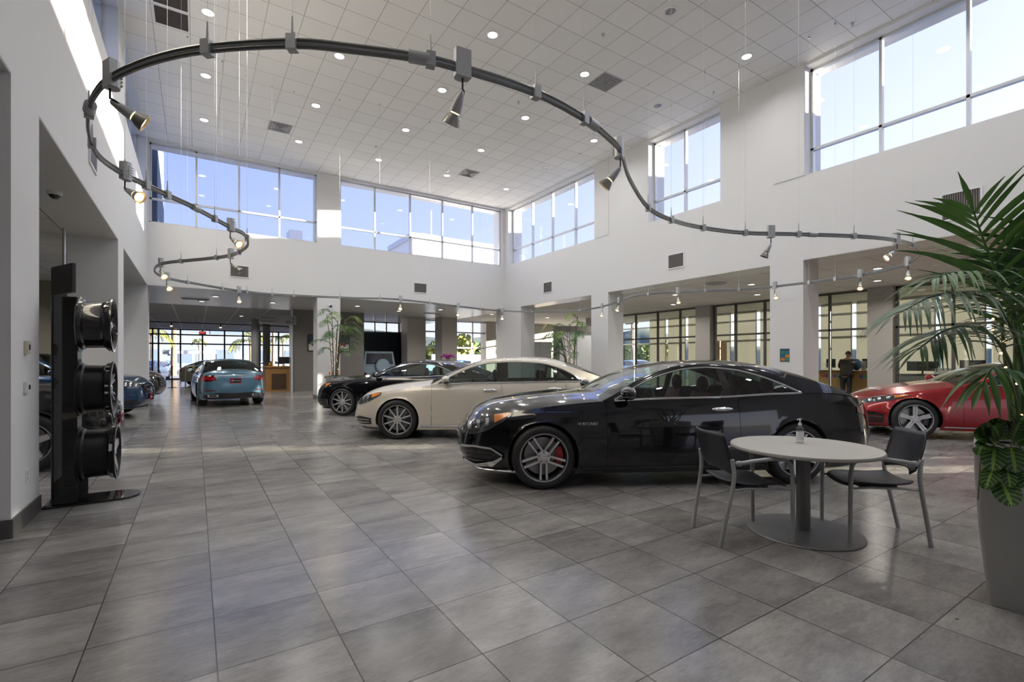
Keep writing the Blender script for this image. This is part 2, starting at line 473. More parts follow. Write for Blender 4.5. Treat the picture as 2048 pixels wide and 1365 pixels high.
# corner posts of the left pier and its skirting
m = MB()
for y0, y1 in ((5.42, 6.25), (11.79, 12.63)):
    m.bx(LX - TH - .02, LX + .015, y0 - .015, y1 + .015, 0, 0.15)
m.bx(LX - TH - .02, LX + .015, BY - .015, BY + TH, 0, 0.15)
struct(m.build('baseboard_left', M_base))
m = MB()
for y0, y1 in ((5.653, 6.42), (11.925, 12.755), (17.16, BY + TH), (-1.1, -0.3)):
    m.bx(RX - .015, RX + TH + .015, y0 - .015, y1 + .015, 0, 0.15)
struct(m.build('baseboard_right', M_base))
struct(MB().bx(3.655, 4.485, BY - .015, BY + TH + .015, 0, .15).build('baseboard_back', M_base))
# satin soffit undersides of the bulkheads
m = MB(); zz = SOF - 0.012
for y0, y1 in ((6.25, 11.79), (12.63, BY), (FY + .6, 5.42)): m.bx(LX - TH, LX - .004, y0, y1, zz, SOF)
for y0, y1 in ((-0.3, 5.653), (6.42, 11.925), (12.755, 17.16)): m.bx(RX + .004, RX + TH, y0, y1, zz, SOF)
for x0, x1 in ((LX, 3.67), (4.47, RX)): m.bx(x0, x1, BY + .004, BY + TH, zz, SOF)
struct(m.build('trim_2', M_soff))

# ---- windows: frame mesh + one glass pane child each
WN = [0]
def window(axis, plane, a, b, z0, z1, mull, trans, fr=None, glass=None, w=0.055, d=0.10, sillw=None):
    WN[0] += 1
    m = MB()
    def bar(p0, p1, q0, q1):
        if axis == 'x': m.bx(plane - d / 2, plane + d / 2, p0, p1, q0, q1)
        else: m.bx(p0, p1, plane - d / 2, plane + d / 2, q0, q1)
    for p in [a + w / 2, b - w / 2] + list(mull): bar(p - w / 2, p + w / 2, z0, z1)
    for z in [z0 + w / 2, z1 - w / 2] + list(trans):
        bar(a, b, z - w / 2, z + w / 2)
    f = struct(m.build('window_%d' % WN[0], fr or M_alu))
    g = MB()
    if axis == 'x': g.bx(plane - .006, plane + .006, a, b, z0, z1)
    else: g.bx(a, b, plane - .006, plane + .006, z0, z1)
    g.build('pane', glass or M_glass, f)
    return f
GR = 0.30
window('y', BY + .18, LX + .04, 3.66, SILL, WT, [0.021, 1.22, 2.445], [6.41])
window('y', BY + .18, 4.47, 11.5, SILL, WT, [5.80, 7.234, 8.658, 10.076], [6.37])
window('x', RX + GR, 12.6, 18.15, SILL, WT, [16.69, 15.32, 13.92], [6.35])
window('x', RX + GR, 7.75, 10.18, SILL, WT, [9.05], [6.33])
window('x', RX + GR, FY + 1, 5.61, SILL, WT, [4.246, 2.884, 1.52, 0.16, -1.2, -2.56, -3.9], [6.28])
window('x', LX - GR, 12.95, 18.2, 6.5, WT, [14.3, 15.6, 16.9], [])
window('x', LX - GR, 5.9, 11.85, 6.5, WT, [7.4, 8.9, 10.4], [])
window('x', LX - GR, FY + 1, 5.0, 6.5, WT, [-4, -1, 2], [])
# office partition
glass_spans = [(13.19, 19.6, [14.15, 15.42, 16.787, 18.2]), (11.47, 12.49, []), (8.0, 11.47, [10.277, 9.1]), (6.80, 8.0, []), (2.2, 6.12, [6.02, 4.7, 3.4]), (-3, 1.5, [0])]
window('x', GXP, 13.19, 19.6, 0.02, SOF, [14.15, 15.42, 16.787, 18.2], [2.45], M_alud, M_glassp, 0.07)
window('x', GXP, 6.80, 12.45, 0.02, SOF, [11.47, 10.277, 9.1, 8.0], [2.45], M_alud, M_glassp, 0.07)
window('x', GXP, 2.0, 6.12, 0.02, SOF, [4.75, 3.4], [2.45], M_alud, M_glassp, 0.07)
window('x', GXP, -7.9, 1.3, 0.02, SOF, [0.0, -1.6, -4.4, -6], [2.45], M_alud, M_glassp, 0.07)
m = MB()
for y0, y1 in ((12.49, 13.19), (6.12, 6.80), (1.3, 2.0), (19.6, 20.2)): m.bx(GXP - .25, GXP + .25, y0, y1, 0, SOF + .02)
struct(m.build('wall_partition', mat('grey partition pier', (0.36, 0.35, 0.33), 0.6, noise=.03)))
# outer curtain wall, east
ym = [-7 + 1.3 * k for k in range(25)]
window('x', OX, FY, 25.4, 0.0, SOF + .02, ym, [2.37, 3.3], M_alu, M_glass, 0.07, 0.14)
# unseen blocker, added to keep low sun off the upper right windows
struct(MB().bx(OX + .4, OX + .7, -30, 13.0, SOF + .4, 8.75).build('wall_sun_blocker', M_wall))
struct(MB().bx(RX + TH, OX + .7, -12, 25.6, SOF + .4, SOF + .5).build('ceiling_roof_deck', mat('roof gravel', (.5, .5, .48), .9)))
# roller shades, cream, back-lit
def shade_mat():
    m = bpy.data.materials.new('cream shade cloth'); m.use_nodes = True
    t = m.node_tree; t.nodes.clear()
    d = nd(t, 'ShaderNodeBsdfDiffuse'); d.inputs[0].default_value = (.72, .68, .60, 1)
    r = nd(t, 'ShaderNodeBsdfTranslucent'); r.inputs[0].default_value = (.30, .30, .28, 1)
    w = nd(t, 'ShaderNodeTexWave'); w.inputs['Scale'].default_value = 60
    tc = nd(t, 'ShaderNodeTexCoord'); ln(t, tc.outputs['Object'], w.inputs[0])
    x = nd(t, 'ShaderNodeMixShader'); x.inputs[0].default_value = 0.62
    ln(t, d.outputs[0], x.inputs[1]); ln(t, r.outputs[0], x.inputs[2])
    o = nd(t, 'ShaderNodeOutputMaterial'); ln(t, x.outputs[0], o.inputs[0])
    return m
M_shade = shade_mat()
for k, y in enumerate([-8.25] + ym):
    if y + 1.3 > 19.0: break
    gap = 0.10
    a, b = y + .035 + gap, y + 1.3 - .035
    if y < -8: a = -7.98
    if y < -2.6 < y + 1.3: a = -2.45
    if y < -5.3 < y + 1.3: a = -5.0
    o = MB().bx(OX - .20, OX - .19, a, b, 0.06, SOF - .02).build('roller_shade', M_shade)
    m = MB().cyl((OX - .17, a, SOF - .015), (OX - .17, b, SOF - .015), .035, n=8); m.bx(OX - .18, OX - .065, a, a + .02, SOF - .05, SOF + .02)
    m.build('shade_roller', M_alu, o)
    tag(o, 'cream roller shade pulled down over an outer office window', 'window shade', 'roller shades on the office windows')
# north: taupe wall, alcove, outer windows
struct(MB().bx(3.70, 6.95, 24.0, 24.3, 0, SOF + .02).build('wall_taupe', M_taupe))
struct(MB().bx(3.62, 3.70, 23.9, 24.4, 0, SOF).build('trim_3', M_alu))
m = MB()
m.bx(9.45, 10.5, 24.7, 25.6, 0, SOF + .02); m.bx(11.05, 11.95, 23.8, 24.7, 0, SOF + .02)
m.bx(14.6, 15.3, 25.2, 25.9, 0, SOF + .02); m.bx(18.0, 19.8, 25.1, 25.4, 0, SOF + .02)
struct(m.build('wall_north_columns', mat('greige column', (0.40, 0.38, 0.35), 0.5, noise=.02)))
window('y', 25.5, 10.5, OX, 0.0, SOF, [11.6, 12.7, 13.8, 16.4, 17.5, 19.9, 21], [2.14, 3.04], M_alu, M_glass, 0.08, 0.14)
window('y', 28.6, 6.95, 10.4, 3.05, SOF, [7.9, 8.9, 9.6], [], M_alu, M_glass, 0.08, 0.14)
struct(MB().bx(6.95, 10.6, 28.5, 28.7, 0, 3.05).build('wall_alcove', M_slate))
m = MB().bx(6.75, 6.95, 24.3, 28.7, 0, SOF + .02); m.bx(10.4, 10.6, 25.6, 28.7, 0, SOF)
struct(m.build('wall_alcove_side', M_slate))
# entrance glazing
P = lambda x, z=0: ony(x, 700, EY).x
mull = [P(305), P(317), P(361), P(405), P(449), P(486), P(520), P(557)]
window('y', EY, -9.5, 7.0, 0.0, SOF, mull + [-5.5, -7.5], [2.62, 3.3], M_alud, M_glass, 0.10, 0.2)
struct(MB().bx(-9.6, -9.4, FY, EY, 0, SOF + .02).build('wall_west', M_olive))
struct(MB().bx(-9.4, -2.1, 19.25, 19.4, 0, SOF + .02).build('wall_west_end', M_olive))
struct(MB().bx(6.95, 7.15, 28.7, EY, 0, SOF + .02).build('wall_lobby_east', M_wall))
m = MB()
for u, v in ((533, 765), (511, 771)):
    q = onz(u, v); m.cyl((q.x, q.y, 0), (q.x, q.y, SOF + .02), 0.22, n=24)
struct(m.build('wall_round_columns', mat('grey round column', (.42, .44, .45), .45)))
# ================================================================ CEILING FIXTURES
M_white = mat('white enamel', (0.82, 0.82, 0.82), 0.4)
M_lampon = mat('lit lens', (0.9, 0.9, 0.9), 0.3, emit=(1.0, 0.96, 0.92), estr=6.0)
M_lampoff = mat('unlit lens', (0.22, 0.23, 0.25), 0.1, metal=0.7)
M_warm = mat('halogen lens', (1, .8, .5), 0.3, emit=(1.0, 0.62, 0.24), estr=14.0)
M_grill = mat('vent louver grey', (0.38, 0.38, 0.39), 0.5, metal=.2)
M_ventd = mat('vent shadow box', (0.06, 0.05, 0.045), 0.8)
M_chrome = mat('chrome', (0.82, 0.83, 0.85), 0.06, metal=1.0)
M_steel = mat('brushed steel', (0.50, 0.52, 0.54), 0.30, metal=0.9)
M_silver = mat('silver paint', (0.46, 0.48, 0.49), 0.40, metal=0.35)
M_black = mat('black plastic', (0.015, 0.015, 0.017), 0.35)
M_cable = mat('steel cable', (0.75, 0.75, 0.75), 0.4, metal=0.3)

def make_downlight():
    t = thing('ceiling_light', 'x', 'ceiling light', (0, 0, CEIL))
    MB().lathe([(0.10, 0.0), (0.145, 0.0), (0.15, -0.012), (0.12, -0.016), (0.10, -0.006)], 24).build('trim_ring', M_white, t, True)
    MB().lathe([(0.0, -0.004), (0.10, -0.004)], 24).build('lens', M_lampon, t)
    return t
GX = (0.20, 2.68, 5.18, 7.72, 10.3); GYS = (6.2, 8.68, 11.15, 13.66, 16.2)
proto = make_downlight(); first = True
dim = {(3, 0), (4, 1), (4, 3)}
rown = ('first', 'second', 'third', 'fourth', 'fifth')
for i, x in enumerate(GX):
    for j, y in enumerate(GYS):
        if (i, j) in ((0, 0), (1, 0), (0, 1), (1, 1), (2, 0)): continue
        o = proto if first else dup(proto, (x, y, CEIL)); first = False
        o.location = (x, y, CEIL)
        off = (i, j) in dim
        o['label'] = ('unlit' if off else 'glowing') + ' round recessed downlight, %s row from the left wall, %s from the back wall' % (rown[i], rown[4 - j])
        o['group'] = 'recessed downlights in the high ceiling'
        if off:
            for c in kids(o):
                if c.name.startswith('lens'):
                    c.data = c.data.copy(); c.data.materials.clear(); c.data.materials.append(M_lampoff)
# lamps: the fittings give light downward
LAMPS = [(x, y) for x in GX for y in GYS + (3.7, 1.2, -1.3)]
def lamp(x, y, z, energy, color, size=0.22, spot=None):
    d = bpy.data.lights.new('downlight_lamp', 'AREA'); d.shape = 'DISK'; d.size = size
    d.energy = energy; d.color = color; d.spread = radians(150)
    o = bpy.data.objects.new('downlight_lamp', d); o.location = (x, y, z); COL.objects.link(o)
    return o
for x, y in LAMPS:
    if (x < 3 and y < 6.3) or (x < 1 and y < 10): continue
    lamp(x, y, CEIL - 0.03, 22, (1.0, 0.985, 0.96))

def diffuser(px, py, z, s, label):
    t = thing('ceiling_diffuser', label, 'air vent', (px, py, z), group='square air diffusers in the high ceiling')
    MB().bx(-s, s, -s, s, -0.012, 0).build('frame', M_grill, t)
    m = MB()
    for q in (0.86, 0.62, 0.38, 0.16):
        r = s * q
        m.lathe([(r * 1.414, -0.014), (r * 1.414, -0.028), ((r - .03) * 1.414, -0.016)], 4, Matrix.Rotation(pi / 4, 4, 'Z'))
    m.build('louver', mat('louver grey', (.26, .26, .27), .5), t)
diffuser(8.36, 8.66, CEIL, 0.30, 'square grey air diffuser in the ceiling near the upper right windows')
diffuser(2.05, 15.5, CEIL, 0.30, 'square grey air diffuser above the left half of the back windows')
diffuser(8.30, 15.58, CEIL, 0.30, 'square grey air diffuser above the far back corner')
for k, y in enumerate((11.05, 11.72)):
    t = thing('return_grille', ('nearer' if k == 0 else 'farther') + ' of two brown return air grilles beside the left wall windows', 'air vent', (-0.40, y, CEIL), group='brown return grilles')
    MB().bx(-.30, .30, -.30, .30, -0.01, 0).build('frame', M_white, t)
    m = MB()
    for q in range(14): m.bx(-.27, .27, -.27 + q * .04, -.27 + q * .04 + .03, -0.02, -0.01)
    m.build('louver', M_ventd, t)
# sprinkler heads
sp = None
for k, (u, v) in enumerate([(1206, 69), (1037, 203), (1427, 184), (1705, 46), (895, 341), (752, 292)]):
    q = onz(u, v, CEIL)
    if sp is None:
        sp = thing('sprinkler_head', '', 'sprinkler', q)
        MB().lathe([(0.035, 0), (0.035, -.008), (0.012, -.012), (0.012, -.05), (0.03, -.055), (0.03, -.06)], 10, cap=True).build('body', M_steel, sp, True)
        o = sp
    else: o = dup(sp, q)
    o['label'] = 'small steel fire sprinkler under the high ceiling'; o['group'] = 'sprinkler heads in the high ceiling'

# ---------------------------------------------------------------- wall vents
def wall_vent(p, n, w, h, label):
    t = thing('wall_vent', label, 'air vent', p, group='louvered vents on the white bulkheads')
    n = Vector(n); tdir = Vector((0, 0, 1)).cross(n)
    M = Matrix(((tdir.x, 0, n.x, 0), (tdir.y, 0, n.y, 0), (0, 1, 0, 0), (0, 0, 0, 1)))
    m = MB()
    for a in (-1, 1):
        m.box((a * (w / 2 + .015), 0, .01), (.03, h + .06, .02), M); m.box((0, a * (h / 2 + .015), .01), (w, .03, .02), M)
    m.build('frame', M_white, t)
    m = MB(); N = 16
    for k in range(N): m.box((-w / 2 + (k + .5) * w / N, 0, .008), (w / N * .55, h, .012), M)
    m.build('louver', mat('vent brown', (.16, .15, .145), .5), t)
    MB().box((0, 0, .002), (w, h, .004), M).build('backing', M_ventd, t)
wall_vent((1.22, BY, 4.37), (0, -1, 0), .52, .36, 'brown louvered vent on the back wall under the left windows')
wall_vent((7.61, BY, 4.34), (0, -1, 0), .52, .36, 'brown louvered vent on the back wall near the corner')
wall_vent((RX, 15.26, 4.3), (-1, 0, 0), .52, .38, 'small vent on the right wall closest to the back corner')
wall_vent((RX, 9.16, 4.3), (-1, 0, 0), .52, .38, 'louvered vent on the right wall between the two piers')
wall_vent((RX, 2.92, 4.25), (-1, 0, 0), .52, .46, 'louvered vent behind the tall palm fronds')
wall_vent((LX, 9.04, 4.34), (1, 0, 0), .52, .34, 'louvered vent on the left wall above the car opening')

# ================================================================ SUSPENDED TRACK LIGHT
TZ = 3.05
_sc = (TZ - CAM_H) / (3.3 - CAM_H)
TRACK = [(-0.48, 4.18), (-0.24, 3.79), (0.06, 3.45), (0.48, 3.12), (0.78, 2.98), (1.16, 2.84), (1.44, 2.79), (2.0, 2.76), (2.53, 2.85), (2.91, 2.98), (3.2, 3.12),
 (3.76, 3.54), (4.66, 4.08), (5.33, 4.27), (6.03, 4.28), (6.79, 4.11), (7.53, 3.72), (8.35, 3.32), (9.04, 3.1), (9.8, 3.05), (10.75, 3.25), (11.75, 3.84), (12.3, 4.76), (12.42, 5.5),
 (12.4, 6.3), (12.3, 7.1), (11.75, 7.9), (10.9, 8.9), (10.74, 9.89), (11.3, 11.08), (12.1, 13.02), (11.85, 14.75), (9.8, 15.7), (7.66, 15.2), (5.33, 14.5), (4.21, 14.8), (3.01, 15.15), (1.82, 15.3),
 (0.98, 15.04), (0.2, 14.4), (-0.46, 13.75), (-0.7, 13.05), (-0.7, 12.3), (-0.5, 11.52), (0.07, 10.74), (0.52, 10.04), (0.69, 9.27), (0.7, 8.77), (0.6, 8.22), (0.41, 7.92), (0.0, 7.16),
 (-0.27, 6.76), (-0.6, 6.25), (-0.74, 5.85), (-0.75, 5.5), (-0.72, 5.09), (-0.66, 4.74), (-0.59, 4.46)]
TRACK = [Vector((x * _sc, y * _sc, TZ)) for x, y in TRACK]
TPATH = catmull(TRACK, 4, True)
def near_track(u, v=None):
    """track point that shows nearest to a picture column/row"""
    best = None
    for i, p in enumerate(TPATH):
        zc = _c * p.y + _s * p.x
        if zc < .3: continue
        x = 1024 + FPX * (_c * p.x - _s * p.y) / zc; y = HORIZ - FPX * (p.z - CAM_H) / zc
        d = (x - u) ** 2 + ((y - v) ** 2 if v is not None else 0)
        if best is None or d < best[0]: best = (d, i)
    i = best[1]; p = TPATH[i]
    t = (TPATH[(i + 1) % len(TPATH)] - TPATH[i - 1]).normalized()
    return p, t
tr = thing('light_track', 'long snaking twin-rail light track hung on cables in a closed loop under the high ceiling', 'track light', (0, 0, 0))
off = lambda s: [p + Vector((0, 0, s)) for p in TPATH]
M_rail = mat('rail anthracite', (0.20, 0.21, 0.215), 0.35, metal=0.6)
MB().tube(off(0.016), .0115, 6, closed=True).build('upper_rail', M_rail, tr, True)
MB().tube(off(-0.016), .0115, 6, closed=True).build('lower_rail', M_rail, tr, True)
MB().tube(off(0), .011, 4, closed=True).build('web', mat('rail silver', (.55, .57, .6), .3, metal=.7), tr, True)
hang = [(415, 97), (585, 88), (853, 118), (1071, 185), (1168, 237), (1297, 415), (1342, 440), (1406, 456), (1490, 466), (1596, 468), (1710, 472), (1825, 489),
        (1672, 558), (1611, 567), (1478, 581), (1408, 581), (1290, 590), (1160, 622), (1060, 624), (950, 618), (860, 603), (760, 598), (690, 596), (598, 592), (545, 589), (490, 583), (437, 573), (380, 566),
        (365, 522), (432, 516), (478, 503), (490, 478), (439, 440), (334, 388), (300, 372), (176, 225), (186, 287), (250, 345)]
for u, v in hang:
    p, t = near_track(u, v)
    m = MB().tube([p + Vector((0, 0, .03)), p + Vector((0, 0, .14))], [.008, .004], 6)
    m.box((p.x, p.y, p.z), (.05, .05, .075), rz=atan2(t.y, t.x))
    h = m.build('hanger', M_silver, tr)
    MB().tube([p + Vector((0, 0, .14)), (p.x, p.y, CEIL)], .0014, 4).build('cable', M_cable, h)
    MB().cyl((p.x, p.y, CEIL - .03), (p.x, p.y, CEIL), .016, n=8).build('anchor', M_steel, h)
for u, v in ((836, 116), (1180, 245), (392, 417), (180, 215), (1613, 468)):
    p, t = near_track(u, v)
    a = p - t * .055; b = p + t * .055
    MB().tube([a, b], .034, 10).build('rail_joint', M_silver, tr, True)

# spot fittings: a half-round transformer on the rail, a bent wire arm and a lamp head
def spot(u, v, aim, label, lit=True, big=1.0):
    p, t = near_track(u, v)
    s = thing('track_spotlight', label, 'spotlight', p, group='spotlights clipped to the hanging light track')
    ang = atan2(t.y, t.x)
    R = Matrix.Rotation(ang, 4, 'Z')
    # transformer body
    prof = [(-.045, -.02), (-.045, .02), (-.03, .04), (0, .05), (.03, .04), (.045, .02), (.045, -.02)]
    m = MB().prism(prof, -.05, .105, R)
    for k in range(5): m.bx(-.03, .03, .046, .052, -.03 + k * .022, -.02 + k * .022, R)
    m.build('transformer', mat('fitting grey', (.52, .54, .55), .4, metal=.25), s)
    d = (Vector((_c, -_s, 0)) * aim[0] + Vector((_s, _c, 0)) * aim[1] + Vector((0, 0, aim[2]))).normalized()
    j = Vector((0, 0, -.055)); e2 = j + Vector((0, 0, -.06))
    head0 = e2 + Vector((0, 0, -.01))
    a_, b_ = frame_from(d)
    loop = [e2 + a_ * .02 * sin(w) + d * (.03 * (1 - cos(w))) for w in [k * pi / 5 for k in range(11)]]
    MB().tube([j, e2] + loop[1:6] + [head0 + d * .05 + a_ * .012], .006, 6).build('arm', M_black, s, True)
    M = Matrix.Translation(head0) @ d.to_track_quat('Z', 'Y').to_matrix().to_4x4()
    MB().lathe([(.004, 0), (.016, .01), (.026, .06), (.034, .115), (.030, .118), (.0, .118)], 14, M).build('housing', M_silver, s, True)
    hd = MB().lathe([(.027, .122), (.042, .145), (.055, .185), (.052, .186), (.03, .15)], 16, M).build('reflector', mat('reflector grey', (.34, .33, .30), .3, metal=.5), s, True)
    if lit:
        MB().lathe([(0, .172), (.036, .174)], 14, M).build('bulb', M_warm, s)
        MB().lathe([(.024, .118), (.024, .124)], 10, M).build('glow_ring', M_warm, hd)
    else:
        MB().lathe([(0, .176), (.046, .178)], 14, M).build('bulb', M_lampoff, s)
SPOTS = [(218, 157, (40, 30, -27), 'track spotlight with pale reflector hanging beside the left wall sun patch'),
 (243, 355, (25, -5, -14), 'lit track spotlight in front of the left wall above the first opening'),
 (460, 457, (14, -5, -10), 'lit track spotlight on the upper bend in front of the left back windows'),
 (460, 514, (12, 3, -10), 'track spotlight aimed away just above the left back wall vent'),
 (320, 532, (13, -8, -11), 'lit track spotlight on the small end loop near the left corner'),
 (330, 566, (11, -8, -10), 'lit track spotlight just under the small end loop by the left corner'),
 (478, 583, (4, -6, -10), 'lit track spotlight hanging in front of the far lobby opening'),
 (808, 598, (1, -8, -10), 'bright track spotlight under the back vent above the dark coupe'),
 (907, 614, (1, -6, -10), 'lit track spotlight below the bulkhead between two grey columns'),
 (994, 624, (0, -6, -10), 'lit track spotlight in front of the corner pier at the back'),
 (1200, 615, (-2,-4,-10), 'lit track spotlight seen among the leaves of the corner bamboo palm'),
 (1240, 603, (-5, -6, -10), 'lit track spotlight at the tight bend beside the corner bamboo palm'),
 (1346, 580, (-1, -6, -10), 'lit track spotlight midway along the opening before the window shades'),
 (1543, 579, (-2, -7, -10), 'lit track spotlight close to the edge of the big white pier'),
 (1728, 552, (-6, -7, -14), 'lit track spotlight above the office where a person stands'),
 (1815, 530, (-5, -6, -12), 'lit track spotlight half covered by the tall palm'),
 (1788, 479, (-22, 2, -18), 'track spotlight aimed sideways at the top bend near the palm'),
 (1546, 468, (-9, 4, -20), 'track spotlight pointing down from the middle of the long front curve on the pier'),
 (1243, 303, (-27, 10, -30), 'large track spotlight at the steep bend by the right upper windows'),
 (928, 140, (-22, 22, -45), 'biggest track spotlight, hanging from the front arc below ceiling tiles')]
for k, (u, v, aim, lab) in enumerate(SPOTS):
    spot(u, v, aim, lab, lit=k not in (3, 17))
# ================================================================ CARS
def paint(name, col, rough=0.28, metal=0.0, coat=1.0, spec=0.25):
    return mat(name, col, rough, metal, coat, spec)
M_pblack = paint('black car paint', (0.004, 0.004, 0.006), 0.12)
M_pwhite = paint('pearl white car paint', (0.72, 0.67, 0.58), 0.25, 0.1)
M_pred = paint('metallic red car paint', (0.30, 0.008, 0.012), 0.25, 0.25)
M_pblue = paint('steel blue car paint', (0.10, 0.22, 0.32), 0.25, 0.3)
M_pdblue = paint('dark blue car paint', (0.012, 0.05, 0.12), 0.22, 0.3)
M_pbeige = paint('sand car paint', (0.42, 0.41, 0.33), 0.3, 0.2)
M_pgrey = paint('graphite car paint', (0.10, 0.10, 0.10), 0.25, 0.4)
M_plblue = paint('pale blue car paint', (0.42, 0.58, 0.72), 0.3)
M_tyre = mat('tyre rubber', (0.018, 0.018, 0.018), 0.62, bump=.1, bscale=90)
M_rimd = mat('rim dark grey', (0.07, 0.07, 0.075), 0.35, metal=.8)
M_rims = mat('machined alloy', (0.66, 0.66, 0.67), 0.38, metal=.55)
M_rimb = mat('black alloy', (0.008, 0.008, 0.009), 0.15, coat=1.0)
M_disc = mat('brake disc steel', (0.30, 0.30, 0.30), 0.35, metal=.9)
M_redcal = mat('red caliper', (0.55, 0.008, 0.01), 0.3, coat=.6)
M_carglass = glass_mat('car window', (0.42, 0.50, 0.48), 0.06, 0.0, 0.75)
M_carglassd = glass_mat('tinted car window', (0.10, 0.13, 0.13), 0.06, 0.0, 0.75)
M_wshield = glass_mat('windshield', (0.50, 0.58, 0.58), 0.08, 0.0, 0.8)
M_trim = mat('gloss black trim', (0.006, 0.006, 0.006), 0.12, coat=.6)
M_liner = mat('wheel well liner', (0.008, 0.008, 0.008), 0.9)
M_lampg = mat('headlamp glass', (0.06, 0.065, 0.07), 0.05, metal=.3, coat=1)
M_lampc = mat('headlamp reflector', (0.55, 0.57, 0.6), 0.12, metal=.95)
M_amber = mat('amber lens', (0.75, 0.22, 0.01), 0.15, coat=.8)
M_tail = mat('red tail lens', (0.20, 0.003, 0.005), 0.10, coat=1)
M_tailb = mat('bright red tail lens', (0.50, 0.012, 0.015), 0.15, coat=1)
M_seatd = mat('dark leather', (0.03, 0.028, 0.028), 0.5)
M_seatr = mat('oxblood leather', (0.16, 0.035, 0.04), 0.45)
M_seatt = mat('tan leather', (0.35, 0.30, 0.24), 0.5)
M_plate = mat('dealer plate black', (0.012, 0.012, 0.014), 0.3)
M_pink = mat('dealer plate red rim', (0.55, 0.03, 0.10), 0.4)
M_text = mat('plate lettering', (0.75, 0.75, 0.75), 0.5)

def star_mb(r, y=0.0, th=0.004):
    """three pointed star in a ring, facing +Y (x,z plane)"""
    m = MB()
    for k in range(3):
        a = pi / 2 + k * 2 * pi / 3
        tip = (r * .96 * cos(a), r * .96 * sin(a))
        l = (r * .17 * cos(a + pi / 3), r * .17 * sin(a + pi / 3)); q = (r * .17 * cos(a - pi / 3), r * .17 * sin(a - pi / 3))
        vs = [(0, y + th * 2, 0), (l[0], y, l[1]), (tip[0], y + th * .3, tip[1]), (q[0], y, q[1])]
        m.add(vs, [(0, 1, 2), (0, 2, 3)])
    ring = [(r * cos(2 * pi * k / 20), y, r * sin(2 * pi * k / 20)) for k in range(20)]
    m.tube(ring, r * .07, 5, closed=True)
    return m

RY = Matrix.Rotation(-pi / 2, 4, 'X')     # lathe axis +Z -> +Y
def wheel_meshes(r, w, rr, style):
    h = w / 2
    tire = MB().lathe([(rr - .004, -h + .02), (rr + .012, -h), (r - .035, -h - .003), (r - .012, -h + .018), (r, -h + .045), (r, h - .045), (r - .012, h - .018),
                       (r - .035, h + .003), (rr + .012, h), (rr - .004, h - .02)], 44, RY)
    rim = MB().lathe([(rr - .002, h - .012), (rr + .006, h - .004), (rr + .004, h + .002), (rr - .012, h - .002), (rr - .022, h - .03), (rr - .035, -h + .03), (rr - .002, -h + .01)], 44, RY)
    sp = MB(); yo = h - .012
    def bar(a, o0, o1, w0, w1, r0, r1, y0, y1, th=.03):
        c, s = cos(a), sin(a)
        def pt(rad, off, y): return (rad * c - off * s, y, rad * s + off * c)
        vs = [pt(r0, o0 - w0, y0), pt(r0, o0 + w0, y0), pt(r1, o1 + w1, y1), pt(r1, o1 - w1, y1),
              pt(r0, o0 - w0 * 1.3, y0 - th), pt(r0, o0 + w0 * 1.3, y0 - th), pt(r1, o1 + w1 * 1.3, y1 - th), pt(r1, o1 - w1 * 1.3, y1 - th)]
        sp.add(vs, [(0, 1, 2, 3), (7, 6, 5, 4), (0, 4, 5, 1), (1, 5, 6, 2), (2, 6, 7, 3), (3, 7, 4, 0)])
    R1 = rr - .008
    if style == 'twin':
        for k in range(5):
            a = pi / 2 + pi / 5 + k * 2 * pi / 5
            for sg in (-1, 1): bar(a, sg * .030, sg * .036, .0085, .012, .050, R1, yo - .02, yo - .004)
    elif style == 'ten':
        for k in range(10):
            bar(k * pi / 5 + pi / 2, 0, 0, .011, .0125, .035, R1, yo - .022, yo - .003)
    elif style == 'five':
        for k in range(5):
            a = pi / 2 + k * 2 * pi / 5
            for sg in (-1, 1): bar(a, sg * .020, sg * .024, .008, .013, .045, R1, yo - .02, yo - .004)
            bar(a, 0, 0, .012, .012, .04, R1, yo - .035, yo - .02)
    elif style == 'wide':
        for k in range(5):
            bar(pi / 2 + k * 2 * pi / 5, 0, 0, .045, .030, .04, R1, yo - .02, yo - .004)
    elif style == 'multi':
        for k in range(7):
            a = k * 2 * pi / 7
            bar(a, 0, .034, .009, .008, .04, R1, yo - .025, yo - .004); bar(a, 0, -.034, .009, .008, .04, R1, yo - .025, yo - .004)
    sp.lathe([(rr - .012, h - .006), (rr - .004, h + .001), (rr + .006, h + .001), (rr + .007, h - .008)], 44, RY)
    sp.lathe([(0.0, yo - .05), (.072, yo - .05), (.072, yo - .022), (.05, yo - .014), (.0, yo - .014)], 20, RY)
    hub = MB().lathe([(0, yo - .006), (.030, yo - .007), (.034, yo - .016)], 18, RY)
    star = star_mb(.026, yo - .004, .002)
    hub.add(star.v, star.f)
    lugs = MB()
    for k in range(5):
        a = pi / 2 + k * 2 * pi / 5
        lugs.cyl((.053 * cos(a), yo - .02, .053 * sin(a)), (.053 * cos(a), yo - .011, .053 * sin(a)), .008, n=6)
    disc = MB().lathe([(.07, -.02), (rr * .80, -.02), (rr * .80, .008), (.09, .008), (.08, .03), (0, .03)], 32, RY)
    cal = MB()
    pts = []
    for k in range(7):
        a = -.55 + k * 1.1 / 6; pts.append((rr * .86 * cos(a), rr * .86 * sin(a)))
    for k in range(6, -1, -1):
        a = -.5 + k * 1.0 / 6; pts.append((rr * .56 * cos(a), rr * .56 * sin(a)))
    cal.prism([(-p[0], -p[1]) for p in pts], 0.0, .05, RY)
    return dict(tire=tire, rim=rim, spokes=sp, hub=hub, lugs=lugs, disc=disc, cal=cal)

